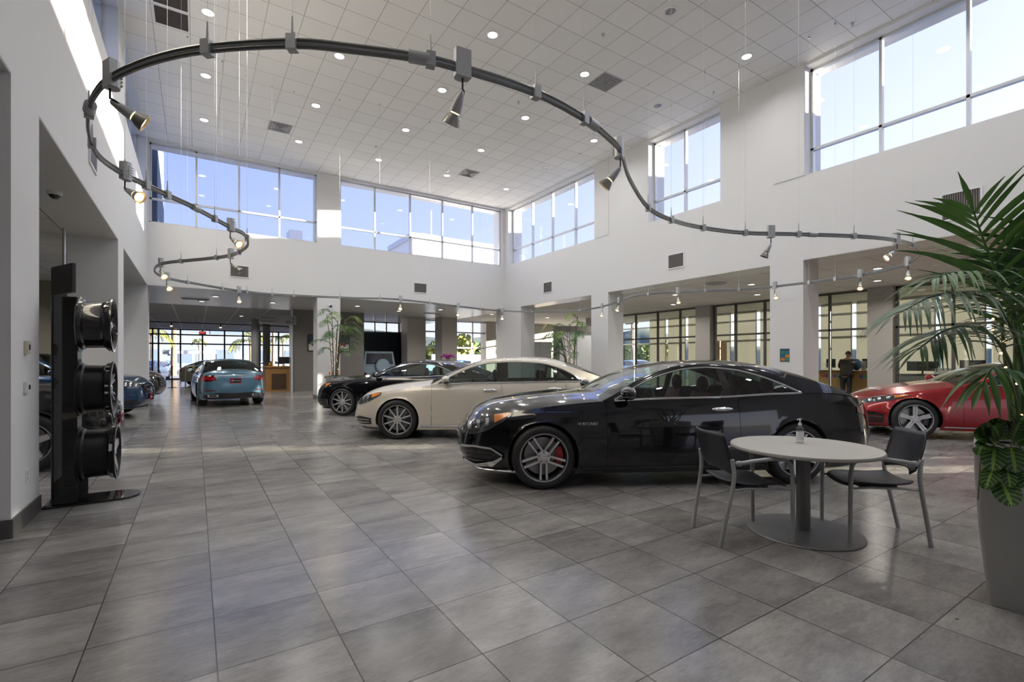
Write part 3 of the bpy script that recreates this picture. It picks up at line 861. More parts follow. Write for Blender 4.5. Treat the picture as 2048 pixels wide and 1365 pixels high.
class CarShape:
    FR = (0.0, .16, .38, .62, .86, 1.0)
    def __init__(s, P):
        s.P = P; s.L = P['L']; s.W = P['W']; s.xa = P.get('xa', .95); s.xb = s.L - P.get('xbl', .85)
        s.xm = P.get('xm', s.L * .45)
        s.wf = P.get('wf', (.955, .985, 1.0, .995, .968, .925))
        s.xf = P.get('xf', (.17, .06, .0, .01, .045, .10)); s.xr = P.get('xr', (.16, .05, .0, .015, .035, .07))
        s.nf = P.get('nf', 4.0); s.nr = P.get('nr', 4.6)
        s.zbot = P.get('zbot', .18); s.memo = {}
    def belt(s, x): return interp(s.P['belt'], x)
    def ctrl(s, u, k):
        key = (u, k); r = s.memo.get(key)
        if r is None: r = s.memo[key] = s._ctrl(u, k)
        return r.copy()
    def _ctrl(s, u, k):
        if u < 1: x = s.xf[k] + (s.xa - s.xf[k]) * u ** 2.2
        elif u <= 2: x = s.xa + (s.xb - s.xa) * (u - 1)
        else:
            xr = s.L - s.xr[k]; x = xr - (xr - s.xb) * max(0.0, 3 - u) ** 2.2
        if x < s.xm: q = (s.xm - x) / (s.xm - s.xf[k]); n = s.nf
        else: q = (x - s.xm) / (s.L - s.xr[k] - s.xm); n = s.nr
        q = min(1.0, max(0.0, q))
        y = s.W * s.wf[k] * (1 - q ** n) ** (1 / n)
        zb = s.belt(x)
        zbot = s.zbot + .06 * max(0, (x - s.L + .5) / .5) ** 2 if x > s.L - .5 else s.zbot
        return Vector((x, y, zbot + (zb - zbot) * s.FR[k]))
    def surf(s, u, t):
        u = min(3.0, max(0.0, u)); t = min(5.0, max(0.0, t)); k = min(4, int(t)); f = t - k
        p1 = s.ctrl(u, k); p2 = s.ctrl(u, k + 1)
        p0 = s.ctrl(u, k - 1) if k > 0 else p1 * 2 - p2
        p3 = s.ctrl(u, k + 2) if k < 4 else p2 * 2 - p1
        p = 0.5 * ((2 * p1) + (p2 - p0) * f + (2 * p0 - 5 * p1 + 4 * p2 - p3) * f * f + (3 * p1 - p0 - 3 * p2 + p3) * f ** 3)
        if p.y < 0: p.y = 0
        return p
    def nrm(s, u, t):
        e = .004
        a = s.surf(u + e, t) - s.surf(u - e, t); b = s.surf(u, t + .03) - s.surf(u, t - .03)
        n = a.cross(b) * -1
        if n.length < 1e-12: return Vector((0, 1, 0))
        n.normalize()
        if n.y < 0 and abs(n.y) > .3: n = -n
        c = s.surf(u, t) - Vector((s.L * .5, 0, .6))
        if n.dot(c) < 0: n = -n
        return n
    def u_of_x(s, x, t):
        if s.xa <= x <= s.xb: return 1 + (x - s.xa) / (s.xb - s.xa)
        a, b = (0.0, 1.0) if x < s.xa else (2.0, 3.0)
        for _ in range(16):
            m = (a + b) / 2
            if s.surf(m, t).x < x: a = m
            else: b = m
        return (a + b) / 2
    def loc_xz(s, x, z):
        t = 2.5; lo, hi = 0.0, 5.0
        for _ in range(11):
            t = (lo + hi) / 2
            if s.surf(s.u_of_x(x, t), t).z < z: lo = t
            else: hi = t
        return s.u_of_x(x, t), t
    def loc_yz(s, y, z, rear=False):
        lo, hi = 0.0, 5.0; u = 0
        for _ in range(11):
            t = (lo + hi) / 2
            a, b = (2.0, 3.0) if rear else (0.0, 1.0)
            for _ in range(13):
                u = (a + b) / 2
                yy = s.surf(u, t).y
                if (yy < y) != rear: a = u
                else: b = u
            if s.surf(u, t).z < z: lo = t
            else: hi = t
        return u, t
    def strip(s, kind, cols, nz=3, off=.006, side=1):
        """overlay that follows the body: cols = list of (x or y, zlo, zhi)"""
        rows = []
        for a, z0, z1 in cols:
            r = []
            for k in range(nz + 1):
                z = z0 + (z1 - z0) * k / nz
                sg = side
                if kind == 'x': u, t = s.loc_xz(a, z)
                else:
                    u, t = s.loc_yz(abs(a), z, kind == 'rear')
                    sg = 1 if a >= 0 else -1
                p = s.surf(u, t) + s.nrm(u, t) * off
                r.append((p.x, p.y * sg, p.z))
            rows.append(r)
        return rows

def resample(cols, n):
    out = []
    for i in range(len(cols) - 1):
        for k in range(n):
            f = k / n; out.append(tuple(a + (b - a) * f for a, b in zip(cols[i], cols[i + 1])))
    out.append(cols[-1]); return out

def build_car(name, label, P, M_paint, loc, heading, group=None, detail=2):
    """P: dimensions and profile tables in metres; nose at x=0, tail at x=L; left side is +y.
    loc: world position of the middle of the front axle; heading: direction of travel"""
    s = CarShape(P); L = s.L; W = s.W
    root = thing(name, label, 'car', (0, 0, 0), 0, group)
    hd = Vector((heading[0], heading[1], 0)).normalized(); fo = P['fo']; wb = P['wb']; r = P['r']; R = r + P.get('gap', .035)
    def G(m, nm, ma, parent=None, **kw):
        # car frame: x back from nose, y to the car's left -> local frame with +x forward, origin between the axles
        mid = fo + wb / 2
        m.v = [(mid - p[0], p[1], p[2]) for p in m.v]
        return m.build(nm, ma, parent or root, **kw)
    root.location = Vector((loc[0], loc[1], 0)) - hd * (wb / 2)
    root.rotation_euler = (0, 0, atan2(hd.y, hd.x))
    wheels = [(fo, r), (fo + wb, r)]
    fine = detail >= 2
    us = [u / 16 for u in range(16)] + [1 + (k / (64 if fine else 34)) for k in range(65 if fine else 35)] + [2 + (k + 1) / 14 for k in range(14)]
    nt_ = 4 if fine else 2
    ts = [k / nt_ for k in range(5 * nt_ + 1)]
    doors = P['doors']; tdoor0 = .55
    # extra stations at the door edges so that the seams run straight
    def side_patch(ulist_fn, tlist, sg, cut=True):
        rows = []
        for i in range(len(ulist_fn(ts[0]))):
            rows.append([s.surf(ulist_fn(t)[i], t) for t in tlist])
        vs = [p.copy() for r_ in rows for p in r_]; m = len(tlist); fs = []
        ins = [any((p.x - wx) ** 2 + (p.z - wz) ** 2 < R * R for wx, wz in wheels) if cut else False for p in vs]
        for i in range(len(rows) - 1):
            for k in range(m - 1):
                q = (i * m + k, i * m + k + 1, (i + 1) * m + k + 1, (i + 1) * m + k)
                if all(ins[j] for j in q): continue
                fs.append(q)
        for j, p in enumerate(vs):
            if ins[j]:
                for wx, wz in wheels:
                    dx, dz = p.x - wx, p.z - wz; d = sqrt(dx * dx + dz * dz)
                    if d < R and d > 1e-6:
                        p.x = wx + dx * R / d; p.z = wz + dz * R / d; p.y += .008
        used = sorted({j for f in fs for j in f}); mp = {j: i for i, j in enumerate(used)}
        return [(vs[j].x, vs[j].y * sg, vs[j].z) for j in used], [tuple(mp[j] for j in f) for f in fs]
    gapw = .005
    edges = [d for d in doors]                      # list of (x0, x1)
    segs = []; prev = None
    for (a, b) in edges: segs.append((prev, a - gapw)); prev = b + gapw
    segs.append((prev, None))
    cache = {}
    def ufn(x0, x1, n):
        def f(t):
            key = (x0, x1, n, round(t, 3))
            if key not in cache:
                a = 0.0 if x0 is None else s.u_of_x(x0, t); b = 3.0 if x1 is None else s.u_of_x(x1, t)
                inner = [u for u in us if a + .004 < u < b - .004]
                if n is not None:
                    inner = [a + (b - a) * k / n for k in range(1, n)]
                cache[key] = [a] + inner + [b]
            return cache[key]
        return f
    body = MB()
    for (x0, x1) in segs:
        nn = None
        if x0 is not None or x1 is not None:
            base = [u for u in us if (0 if x0 is None else s.u_of_x(x0, 2.5)) < u < (3 if x1 is None else s.u_of_x(x1, 2.5))]
            # constant count: blend stations for all levels
            def mk(x0=x0, x1=x1, base=base):
                ua = 0.0 if x0 is None else s.u_of_x(x0, 2.5); ub = 3.0 if x1 is None else s.u_of_x(x1, 2.5)
                fr = [0] + [(u - ua) / (ub - ua) for u in base] + [1]
                cc = {}
                def f(t):
                    k = round(t, 3)
                    if k not in cc:
                        a = 0.0 if x0 is None else s.u_of_x(x0, t); b = 3.0 if x1 is None else s.u_of_x(x1, t)
                        cc[k] = [a + (b - a) * q for q in fr]
                    return cc[k]
                return f
            fn = mk()
        else:
            fn = lambda t: us
        for sg in (1, -1): body.add(*side_patch(fn, ts, sg))
    # sill below the doors
    tl = [k * tdoor0 / 2 for k in range(3)]
    for (a, b) in edges:
        def f2(t, a=a, b=b):
            return [s.u_of_x(a - gapw + (b - a + 2 * gapw) * k / 12, t) for k in range(13)]
        for sg in (1, -1): body.add(*side_patch(f2, tl, sg))
    G(body, 'body', M_paint, smooth=True, ang=50)
    td = [tdoor0 + .04 + (5 - tdoor0 - .04) * k / (5 * nt_) for k in range(5 * nt_ + 1)]
    for (a, b) in edges:
        def f3(t, a=a, b=b):
            return [s.u_of_x(a + (b - a) * k / 24, t) for k in range(25)]
        for sg in (1, -1):
            d = MB().add(*side_patch(f3, td, sg))
            do = G(d, 'door', M_paint, smooth=True, ang=50)
            hx, hz = b - .20, s.belt(b - .2) - .13
            if P.get('handle', True) and fine:
                u, t = s.loc_xz(hx, hz); p = s.surf(u, t)
                hm = MB().sph((p.x, (p.y + .012) * sg, p.z), (.125, .022, .026), 14, 8)
                hm.sph((p.x - .02, (p.y + .026) * sg, p.z + .004), (.10, .018, .014), 12, 6)
                G(hm, 'handle', M_chrome if P.get('hchrome', True) else M_paint, do, smooth=True)
    # ---- hood and deck
    xc, xd = P['cowl'], P['deck']
    def top_patch(x0, x1, tab, n, bump=0.0):
        rows = []
        for i in range(n + 1):
            x = x0 + (x1 - x0) * i / n if x0 > 1 else None
            if x0 <= 1:
                uu = s.u_of_x(x1, 5.0) * (i / n); p5 = s.ctrl(uu, 5)
            else:
                uu = s.u_of_x(x, 5.0) if i < n or x1 < L - .2 else 3.0; p5 = s.ctrl(uu, 5)
                if x1 >= L - .2:
                    ua = s.u_of_x(x0, 5.0); uu = ua + (3 - ua) * i / n; p5 = s.ctrl(uu, 5)
            zc = interp(tab, p5.x); row = []
            for k in range(-14, 15):
                q = k / 14
                z = p5.z + (zc - p5.z) * (1 - abs(q) ** 2.6)
                if bump: z += bump * math.exp(-((abs(q) - .52) / .10) ** 2) * min(1, max(0, (p5.x - .25) / .5))
                row.append((p5.x, q * p5.y, z))
            rows.append(row)
        return MB().grid(rows)
    G(top_patch(0, xc, P['hood'], 30, P.get('bump', .012)), 'hood', M_paint, smooth=True, ang=60)
    G(top_patch(xd, L, P['trunk'], 16), 'trunk_lid', M_paint, smooth=True, ang=60)
    # ---- greenhouse
    N = 72 if fine else 40
    xs = [xc + (xd - xc) * i / N for i in range(N + 1)]
    tum = P.get('tumble', .62); hx0, hx1 = P['header']
    def sect(x):
        p5 = s.ctrl(s.u_of_x(x, 5.0), 5); zb = p5.z; yb = p5.y
        zr = max(zb + .0005, interp(P['rail'], x)); zw = min(max(zb, interp(P['wtop'], x)), zr); zc = max(zr, interp(P['roof'], x))
        def yy(z): h_ = z - zb; return yb - tum * h_ + .10 * h_ * (0.42 - h_) - (0.06 * h_ if h_ > 0 else 0)
        return yb, zb, yy(zw), zw, yy(zr), zr, zc
    S = [sect(x) for x in xs]
    def gl(i, v0, v1, n, sg, off=0):
        """side rows between belt and window top"""
        yb, zb, yw, zw, yr, zr, zc = S[i]; out = []
        for k in range(n + 1):
            f = v0 + (v1 - v0) * k / n
            bow = .012 * sin(pi * f)
            out.append((xs[i], (yb + (yw - yb) * f + bow + off) * sg, zb + (zw - zb) * f))
        return out
    pil = MB(); roof = MB(); ws = MB(); rw = MB()
    for sg in (1, -1):
        pil.grid([[(xs[i], S[i][2] * sg, S[i][3]), (xs[i], (S[i][2] + S[i][4]) / 2 * sg + .006 * sg, (S[i][3] + S[i][5]) / 2), (xs[i], S[i][4] * sg, S[i][5])] for i in range(N + 1)])
    def tops(i, lift=0.0):
        yb, zb, yw, zw, yr, zr, zc = S[i]
        return [(xs[i], q / 12 * yr, zr + (zc - zr) * (1 - abs(q / 12) ** 2.4) + lift) for q in range(-12, 13)]
    i0 = max(i for i in range(N + 1) if xs[i] <= hx0); i1 = min(i for i in range(N + 1) if xs[i] >= hx1)
    ws.grid([tops(i) for i in range(0, i0 + 1)]); roof.grid([tops(i) for i in range(i0, i1 + 1)]); rw.grid([tops(i) for i in range(i1, N + 1)])
    roof.add(pil.v, pil.f)
    wins = P['wins']                            # (x0, x1) glass spans; between them a black pillar
    spans = []
    for sg in (1, -1):
        for (a, b) in wins:
            idx = [i for i in range(N + 1) if a <= xs[i] <= b]
            g = MB().grid([gl(i, 0.0, 1.0, 5, sg) for i in idx])
            G(g, 'side_window', P.get('glass', M_carglass), smooth=True, ang=60)
        for (a, b), (c_, d_) in zip(wins[:-1], wins[1:]):
            idx = [i for i in range(N + 1) if xs[i] >= b - (xd - xc) / N and xs[i] <= c_ + (xd - xc) / N]
            bp = MB().grid([gl(i, 0, 1, 5, sg, .003) for i in idx]); G(bp, 'pillar', M_trim, smooth=True)
        # painted remainder before and after the glass
        for a, b in ((xc, wins[0][0]), (wins[-1][1], xd)):
            idx = [i for i in range(N + 1) if a - (xd - xc) / N <= xs[i] <= b + (xd - xc) / N]
            if len(idx) > 1: rr_ = MB().grid([gl(i, 0, 1, 3, sg) for i in idx]); roof.add(rr_.v, rr_.f)
        if P.get('chrome', True):
            a, b = wins[0][0], wins[-1][1]; idx = [i for i in range(N + 1) if a <= xs[i] <= b]
            low = [Vector((xs[i], (S[i][0] + .006) * sg, S[i][1] + .004)) for i in idx]
            hi = [Vector((xs[i], (S[i][2] + .006) * sg, S[i][3])) for i in idx]
            M_tr = M_chrome
            tm = MB().tube(low, .0125, 6); tm.tube([low[0]] + hi + [low[-1]], .011, 6)
            G(tm, 'window_trim', M_tr, smooth=True)
    G(roof, 'roof', P.get('roofm', M_paint), smooth=True, ang=50)
    G(ws, 'windshield', P.get('wsm', M_wshield), smooth=True, ang=60)
    G(rw, 'rear_window', P.get('rwm', M_carglassd), smooth=True, ang=60)
    # ---- underside, wells
    MBu = MB().bx(.5, L - .6, -W * .80, W * .80, s.zbot + .03, s.zbot + .07)
    G(MBu, 'underbody', M_liner)
    for wx, wz in wheels:
        for sg in (1, -1):
            wl = MB()
            pu, pt = s.loc_xz(wx, wz + R - .03); yo = s.surf(pu, pt).y - .012
            rows = []
            for k in range(25):
                a = -.25 + (pi + .5) * k / 24
                c0 = (wx + (R + .004) * cos(a), wz + (R + .004) * sin(a))
                rows.append([(c0[0], yo * sg, max(c0[1], .12)), (c0[0], (W - .36) * sg, max(c0[1], .12)), (wx + .05 * cos(a), (W - .37) * sg, wz + .05 * sin(a))])
            wl.grid(rows); G(wl, 'wheel_well', M_liner)
    # ---- wheels
    st = P.get('style', 'ten'); rr = P['rr']; tw = P.get('tw', .245)
    wm = wheel_meshes(r, tw, rr, st); meshes = {}
    first = True
    for wx, wz in wheels:
        for sg in (1, -1):
            ty = W - tw / 2 - P.get('inset', .025)
            T = Matrix.Translation((fo + wb / 2 - wx, ty * sg, r)) @ (Matrix.Identity(4) if sg > 0 else Matrix.Rotation(pi, 4, 'Z'))
            if first:
                o = wm['tire'].build('wheel', M_tyre, root, True, 60)
                wm['rim'].build('rim', M_rimd if P.get('rimd', True) else M_rims, o, True, 60)
                wm['spokes'].build('spokes', P.get('rimm', M_rims), o, False)
                wm['hub'].build('hub_cap', M_rims, o); wm['disc'].build('brake_disc', M_disc, o, True)
                wm['lugs'].build('wheel_nut', M_rimd, o)
                wm['cal'].build('caliper', P.get('cal', M_rimd), o)
                first = False; w0 = o; o.matrix_local = T
            else:
                o = w0.copy(); COL.objects.link(o); o.parent = root; o.matrix_local = T
                for ch in kids(w0):
                    c2 = ch.copy(); COL.objects.link(c2); c2.parent = o
    # ---- lights, grille, bumper
    def strip(nm, kind, cols, ma, nz=3, off=.006, parent=None, n=5, side=1, build=True):
        m = MB().grid(s.strip(kind, resample(cols, n), nz, off, side))
        return G(m, nm, ma, parent, smooth=True, ang=60)
    H = P['lamp']                                # headlamp outline in (x, zlo, zhi)
    if detail >= 1:
        for sg in (1, -1):
            hl = strip('headlight', 'x', H, M_lampg, 4, .008, side=sg)
            a = H[-1][0]; b = H[0][0]
            Hi = lambda x: (interp([(h[0], h[1]) for h in H], x), interp([(h[0], h[2]) for h in H], x))
            if fine:
                def sub(x0, x1, f0, f1):
                    return [(x, Hi(x)[0] + (Hi(x)[1] - Hi(x)[0]) * f0, Hi(x)[0] + (Hi(x)[1] - Hi(x)[0]) * f1) for x in (x0, (x0 + x1) / 2, x1)]
                strip('amber_marker', 'x', sub(b + (a - b) * P.get('amb', .66), b + (a - b) * .97, .30, .85), M_amber, 2, .013, hl, 3, sg)
                for f in (.12, .30, .48): strip('reflector', 'x', sub(b + (a - b) * f, b + (a - b) * (f + .07), .28, .72), M_lampc, 3, .014, hl, 2, sg)
                strip('led_strip', 'x', sub(b + (a - b) * .04, b + (a - b) * .95, .88, 1.0), M_lampc, 1, .015, hl, 4, sg)
        T_ = P['tail']
        for sg in (1, -1):
            tl_ = strip('taillight', 'x', T_, M_tail, 3, .008, side=sg)
            if P.get('tailrear'):
                for cols in P['tailrear']:
                    strip('tail_lens', 'rear', [(c[0] * sg, c[1], c[2]) for c in cols], M_tail, 3, .010, tl_)
                    strip('tail_glow', 'rear', [(c[0] * sg, c[1] + (c[2] - c[1]) * .35, c[1] + (c[2] - c[1]) * .65) for c in cols], M_tailb, 1, .014, tl_)
        g0, g1, gy = P['grille']                 # z range and half width
        gr = strip('grille', 'front', [(-gy, g0 + .05, g1), (-gy * .6, g0, g1 + .02), (0, g0, g1 + .02), (gy * .6, g0, g1 + .02), (gy, g0 + .05, g1)], M_trim, 4, .006)
        if fine:
            if P.get('slats') == 'v':
                for k in range(-8, 9):
                    y = gy * k / 9.2
                    strip('grille_slat', 'front', [(y - .006, g0 + .03, g1), (y + .006, g0 + .03, g1)], M_chrome, 5, .020, gr, 1)
            else:
                for k in range(3):
                    z = g0 + .04 + (g1 - g0 - .04) * (k + .5) / 3
                    strip('grille_slat', 'front', [(-gy * .9, z - .012, z + .012), (0, z - .012, z + .012), (gy * .9, z - .012, z + .012)], M_chrome, 1, .016, gr, 5)
            u, t = s.loc_yz(0.001, (g0 + g1) / 2); p = s.surf(u, t)
            sm = star_mb(.085, 0, .008); rot = Matrix.Rotation(pi / 2, 4, 'Z')
            sm.v = [tuple(rot @ Vector(q)) for q in sm.v]; sm.v = [(p.x - .03 + q[0], q[1], q[2] + p.z) for q in sm.v]
            G(sm, 'emblem', M_chrome, smooth=False)
        # lower intakes
        zi0, zi1 = P.get('intake', (.24, .40))
        for sg in (1, -1):
            it = strip('air_intake', 'x', [(.09, zi0 + .03, zi1 - .02), (.2, zi0, zi1), (.42, zi0 + .02, zi1 - .03)], M_trim, 3, .005, side=sg)
            if fine:
                for f in (.3, .6):
                    z = zi0 + (zi1 - zi0) * f
                    strip('intake_fin', 'x', [(.1, z, z + .012), (.38, z, z + .012)], P.get('finm', M_paint), 1, .012, it, 5, sg)
        sp_ = MB()
        path = [s.surf(u, .12) for u in [k / 20 for k in range(0, 17)]]
        pts = [Vector((p.x - .008, p.y + .006, p.z - .005)) for p in path]
        sp_.tube([Vector((p.x, -p.y, p.z)) for p in pts[::-1]] + pts, .013, 6)
        G(sp_, 'front_lip', P.get('lipm', M_trim), smooth=True)
        if P.get('sill', True):
            ss = MB()
            for sg in (1, -1):
                pp = [s.surf(s.u_of_x(x, .5), .5) for x in [fo + R + .03 + k * (wb - 2 * R - .06) / 10 for k in range(11)]]
                ss.tube([Vector((p.x, (p.y + .004) * sg, p.z)) for p in pp], .011, 6)
            G(ss, 'sill_trim', P.get('sillm', M_chrome), smooth=True)
    # ---- mirrors
    mx = P.get('mirx', wins[0][0] + .12)
    for sg in (1, -1):
        zb = s.belt(mx); yb = s.ctrl(s.u_of_x(mx, 5), 5).y
        m = MB().sph((mx, (yb + .13) * sg, zb + .085), (.075, .115, .072), 16, 10)
        mo = G(m, 'mirror', P.get('mirm', M_paint), smooth=True, ang=60)
        if fine:
            lm = MB().tube([(mx + .02, (yb - .01) * sg, zb + .01), (mx + .01, (yb + .09) * sg, zb + .05)], .026, 8)
            lm.sph((mx + .004, (yb + .13) * sg, zb + .045), (.07, .108, .035), 14, 8)
            G(lm, 'mirror_base', M_trim, mo, smooth=True)
            gm = MB().sph((mx + .05, (yb + .13) * sg, zb + .088), (.028, .095, .055), 12, 8)
            G(gm, 'mirror_glass', M_chrome, mo, smooth=True)
            st_ = MB().tube([(mx - .05, (yb + .06) * sg, zb + .078), (mx - .074, (yb + .13) * sg, zb + .08), (mx - .04, (yb + .225) * sg, zb + .082)], .006, 5)
            G(st_, 'indicator', M_lampc, mo, smooth=True)
    # ---- cabin
    if P.get('cabin', True):
        sm_ = P.get('seatm', M_seatd); fx = P.get('seatx', (xc + .95, xc + 1.85)); hz = P.get('seatz', 0)
        def seat(x, y, wd):
            m = MB()
            m.sph((x - .22, y, .50 + hz), (.30, wd, .10), 12, 8)
            b0 = [(x + .02, .50), (x + .10, .75), (x + .17, .98), (x + .20, 1.03)]
            rows = []
            for bx_, bz in b0:
                ww = wd * (1.0 if bz < .9 else .72)
                rows.append([(bx_ + .07 * cos(a) * 1.0, y + ww * sin(a), bz + hz) for a in [2 * pi * k / 12 for k in range(12)]])
            m.grid(rows, closed=True)
            o = G(m, 'seat', sm_, smooth=True)
            hm = MB().sph((x + .22, y, 1.12 + hz), (.055, .125, .105), 14, 10); hm.cyl((x + .2, y - .05, 1.0 + hz), (x + .22, y - .05, 1.08 + hz), .008, n=6)
            G(hm, 'headrest', sm_, o, smooth=True)
        for y in (-.38, .38):
            seat(fx[0], y, .25); seat(fx[1], y, .27)
        dm = MB()
        rows = []
        for k in range(-10, 11):
            y = k / 10 * (W - .22); rows.append([(xc + .02, y, s.belt(xc) - .02), (xc + .25, y, s.belt(xc) + .02), (xc + .52, y, s.belt(xc) - .03), (xc + .56, y, s.belt(xc) - .15), (xc + .50, y, .5)])
        dm.grid(rows)
        G(dm, 'dashboard', P.get('dashm', M_seatd), smooth=True)
        stw = [Vector((xc + .68 + .05 * sin(a), .38 + .18 * cos(a), .90 + hz + .17 * sin(a))) for a in [2 * pi * k / 24 for k in range(24)]]
        wmh = MB().tube(stw, .015, 6, closed=True); wmh.tube([(xc + .50, .38, .85 + hz), (xc + .68, .38, .9 + hz)], .03, 8); wmh.box((xc + .68, .38, .9 + hz), (.02, .32, .05))
        G(wmh, 'steering_wheel', M_seatd, smooth=True)
        tb = MB().bx(xc + .1, xd - .15, -W + .12, W - .12, s.zbot + .07, .38)
        tb.bx(xd - .6, xd - .1, -W + .25, W - .25, .4, s.belt(xd) - .08)
        G(tb, 'cabin_floor', M_seatd)
    root['_'] = 0; del root['_']
    return root, s, G, strip

def dealer_plate(G, s, rear, z, w=.31, h=.16):
    u, t = s.loc_yz(0.001, z, rear); p = s.surf(u, t)
    dx = .012 if rear else -.03
    m = MB().box((p.x + dx, 0, z), (.012, w, h)); o = G(m, 'license_plate', M_pink)
    m = MB().box((p.x + dx + (.007 if rear else -.007), 0, z), (.004, w - .03, h - .03)); G(m, 'plate_insert', M_plate, o)
    x = p.x + dx + (.0105 if rear else -.0105)
    sg = 1 if rear else -1
    sm = star_mb(.032, 0, .002); rot = Matrix.Rotation(-pi / 2 if rear else pi / 2, 4, 'Z')
    sm.v = [tuple(rot @ Vector(q)) for q in sm.v]; sm.v = [(x + q[0], q[1] + .085 * (1 if rear else -1), q[2] + z) for q in sm.v]
    G(sm, 'plate_emblem', M_text, o)
    m = MB()
    tx = text('plate_text', 'Mercedes-Benz', .03, M_text, None, None, .0005)
    me = tx.data
    vs = [v.co.copy() for v in me.vertices]; fs = [tuple(q.vertices) for q in me.polygons]
    bpy.data.objects.remove(tx)
    m.add([(x, -(c.x + .03) if rear else c.x + .03, c.y + z) for c in vs], fs)
    G(m, 'plate_lettering', M_text, o)
# ---------------------------------------------------------------- the show cars
def place(contact, heading, inset=.88, left=True):
    h = Vector((heading[0], heading[1], 0)).normalized(); l = Vector((-h.y, h.x, 0))
    c = Vector((contact[0], contact[1], 0))
    return c - l * inset if left else c + l * inset
COUPE = dict(L=5.10, W=.95, fo=.95, wb=2.93, r=.352, rr=.262, tw=.255, style='twin', cal=M_redcal, zbot=.17, nf=3.6, xa=1.0,
    belt=[(0, .69), (.12, .715), (.35, .785), (.7, .855), (1.1, .915), (1.6, .96), (2.2, .985), (3.0, 1.0), (3.6, 1.03), (4.2, 1.04), (4.6, 1.0), (4.9, .92), (5.03, .86)],
    hood=[(.10, .725), (.2, .83), (.45, .93), (1.0, 1.0), (1.62, 1.045)], trunk=[(4.55, 1.10), (4.8, 1.035), (4.95, .985), (5.03, .93)],
    cowl=1.62, deck=4.67, header=(2.49, 3.82),
    roof=[(1.62, 1.03), (1.82, 1.13), (2.07, 1.25), (2.49, 1.375), (2.87, 1.418), (3.27, 1.425), (3.67, 1.395), (4.07, 1.31), (4.37, 1.21), (4.67, 1.085)],
    rail=[(1.57, .95), (1.73, 1.02), (2.07, 1.20), (2.37, 1.305), (2.67, 1.365), (2.97, 1.38), (3.37, 1.355), (3.77, 1.28), (4.17, 1.175), (4.47, 1.09), (4.67, 1.025)],
    wtop=[(1.67, .95), (1.79, 1.00), (2.07, 1.145), (2.37, 1.255), (2.67, 1.32), (2.92, 1.335), (3.22, 1.31), (3.52, 1.235), (3.75, 1.145), (3.99, 1.035), (4.77, .9)],
    wins=[(1.73, 3.05), (3.10, 3.99)], doors=[(1.65, 3.17)], tumble=.60, seatm=M_seatr, dashm=M_seatd, seatx=(2.79, 3.62),
    lamp=[(.07, .57, .735), (.2, .575, .775), (.35, .635, .81), (.5, .725, .835), (.6, .80, .842)], tail=[(4.69, .80, .87), (4.87, .76, .90), (5.03, .74, .89)],
    grille=(.40, .70, .46), slats='v', intake=(.24, .42), mirx=1.86, lipm=M_chrome, sillm=M_trim, handle=True)
h = (-.879, .476)
car, s_, G_, strip_ = build_car('coupe', 'big glossy black two-door coupe with red calipers beside the round table', COUPE, M_pblack, place((3.204, 4.276), h), h)
for sg in (1, -1):
    bl = strip_('bumper_blade', 'x', [(.07, .24, .27), (.2, .215, .25), (.40, .24, .30), (.50, .33, .36)], M_chrome, 2, .022, side=sg)
    strip_('bumper_blade', 'x', [(.06, .42, .445), (.2, .44, .462), (.38, .43, .45), (.50, .36, .38)], M_rims, 1, .020, side=sg)
# fender badge
u, t = s_.loc_xz(1.43, .72); p = s_.surf(u, t)
tx = text('badge', 'V8 BITURBO', .042, M_text); vs = [v.co.copy() for v in tx.data.vertices]; fs = [tuple(q.vertices) for q in tx.data.polygons]
bpy.data.objects.remove(tx)
bm_ = MB(); pts = []
for c in vs:
    u, t = s_.loc_xz(1.36 + c.x, .72 + c.y) if False else (None, None)
    pts.append((1.43 + c.x, p.y + .006, .72 + c.y))
bm_.add(pts, fs); G_(bm_, 'fender_badge', M_rims)

SEDAN = dict(L=5.20, W=.95, fo=.91, wb=3.12, r=.352, rr=.258, tw=.25, style='ten', zbot=.17, nf=3.6, xa=1.0,
    belt=[(0, .66), (.12, .69), (.35, .78), (.7, .86), (1.1, .92), (1.6, .975), (2.2, 1.0), (3.0, 1.015), (4.0, 1.03), (4.5, 1.03), (4.9, .99), (5.2, .92)],
    hood=[(.10, .70), (.2, .79), (.45, .90), (1.0, .99), (1.5, 1.05)], trunk=[(4.7, 1.12), (4.9, 1.07), (5.1, 1.03), (5.2, .97)],
    cowl=1.5, deck=4.75, header=(2.42, 3.95),
    roof=[(1.5, 1.05), (1.7, 1.14), (2.0, 1.28), (2.42, 1.425), (2.8, 1.475), (3.2, 1.49), (3.7, 1.465), (4.0, 1.41), (4.3, 1.31), (4.75, 1.11)],
    rail=[(1.46, .965), (1.6, 1.03), (2.0, 1.245), (2.3, 1.36), (2.6, 1.42), (3.0, 1.438), (3.5, 1.42), (3.9, 1.35), (4.3, 1.22), (4.75, 1.06)],
    wtop=[(1.56, .97), (1.68, 1.03), (2.0, 1.19), (2.3, 1.305), (2.6, 1.365), (3.0, 1.385), (3.5, 1.36), (3.85, 1.27), (4.1, 1.15), (4.28, 1.035), (4.8, .9)],
    wins=[(1.62, 2.72), (2.86, 3.78), (3.80, 4.28)], doors=[(1.52, 2.77), (2.80, 3.95)], tumble=.55, seatm=M_seatd,
    lamp=[(.09, .60, .73), (.2, .61, .775), (.35, .66, .815), (.5, .73, .83), (.6, .79, .835)], tail=[(4.85, .78, .88), (5.0, .72, .92), (5.15, .70, .92)],
    grille=(.36, .70, .42), intake=(.24, .40), mirx=1.78, glass=M_carglass)
h = (-cos(radians(30.5)), sin(radians(30.5)))
build_car('sedan', 'pearl white four-door sedan parked behind the big black coupe', SEDAN, M_pwhite, place((3.034, 8.412), h), h)
h = (-cos(radians(40)), sin(radians(40)))
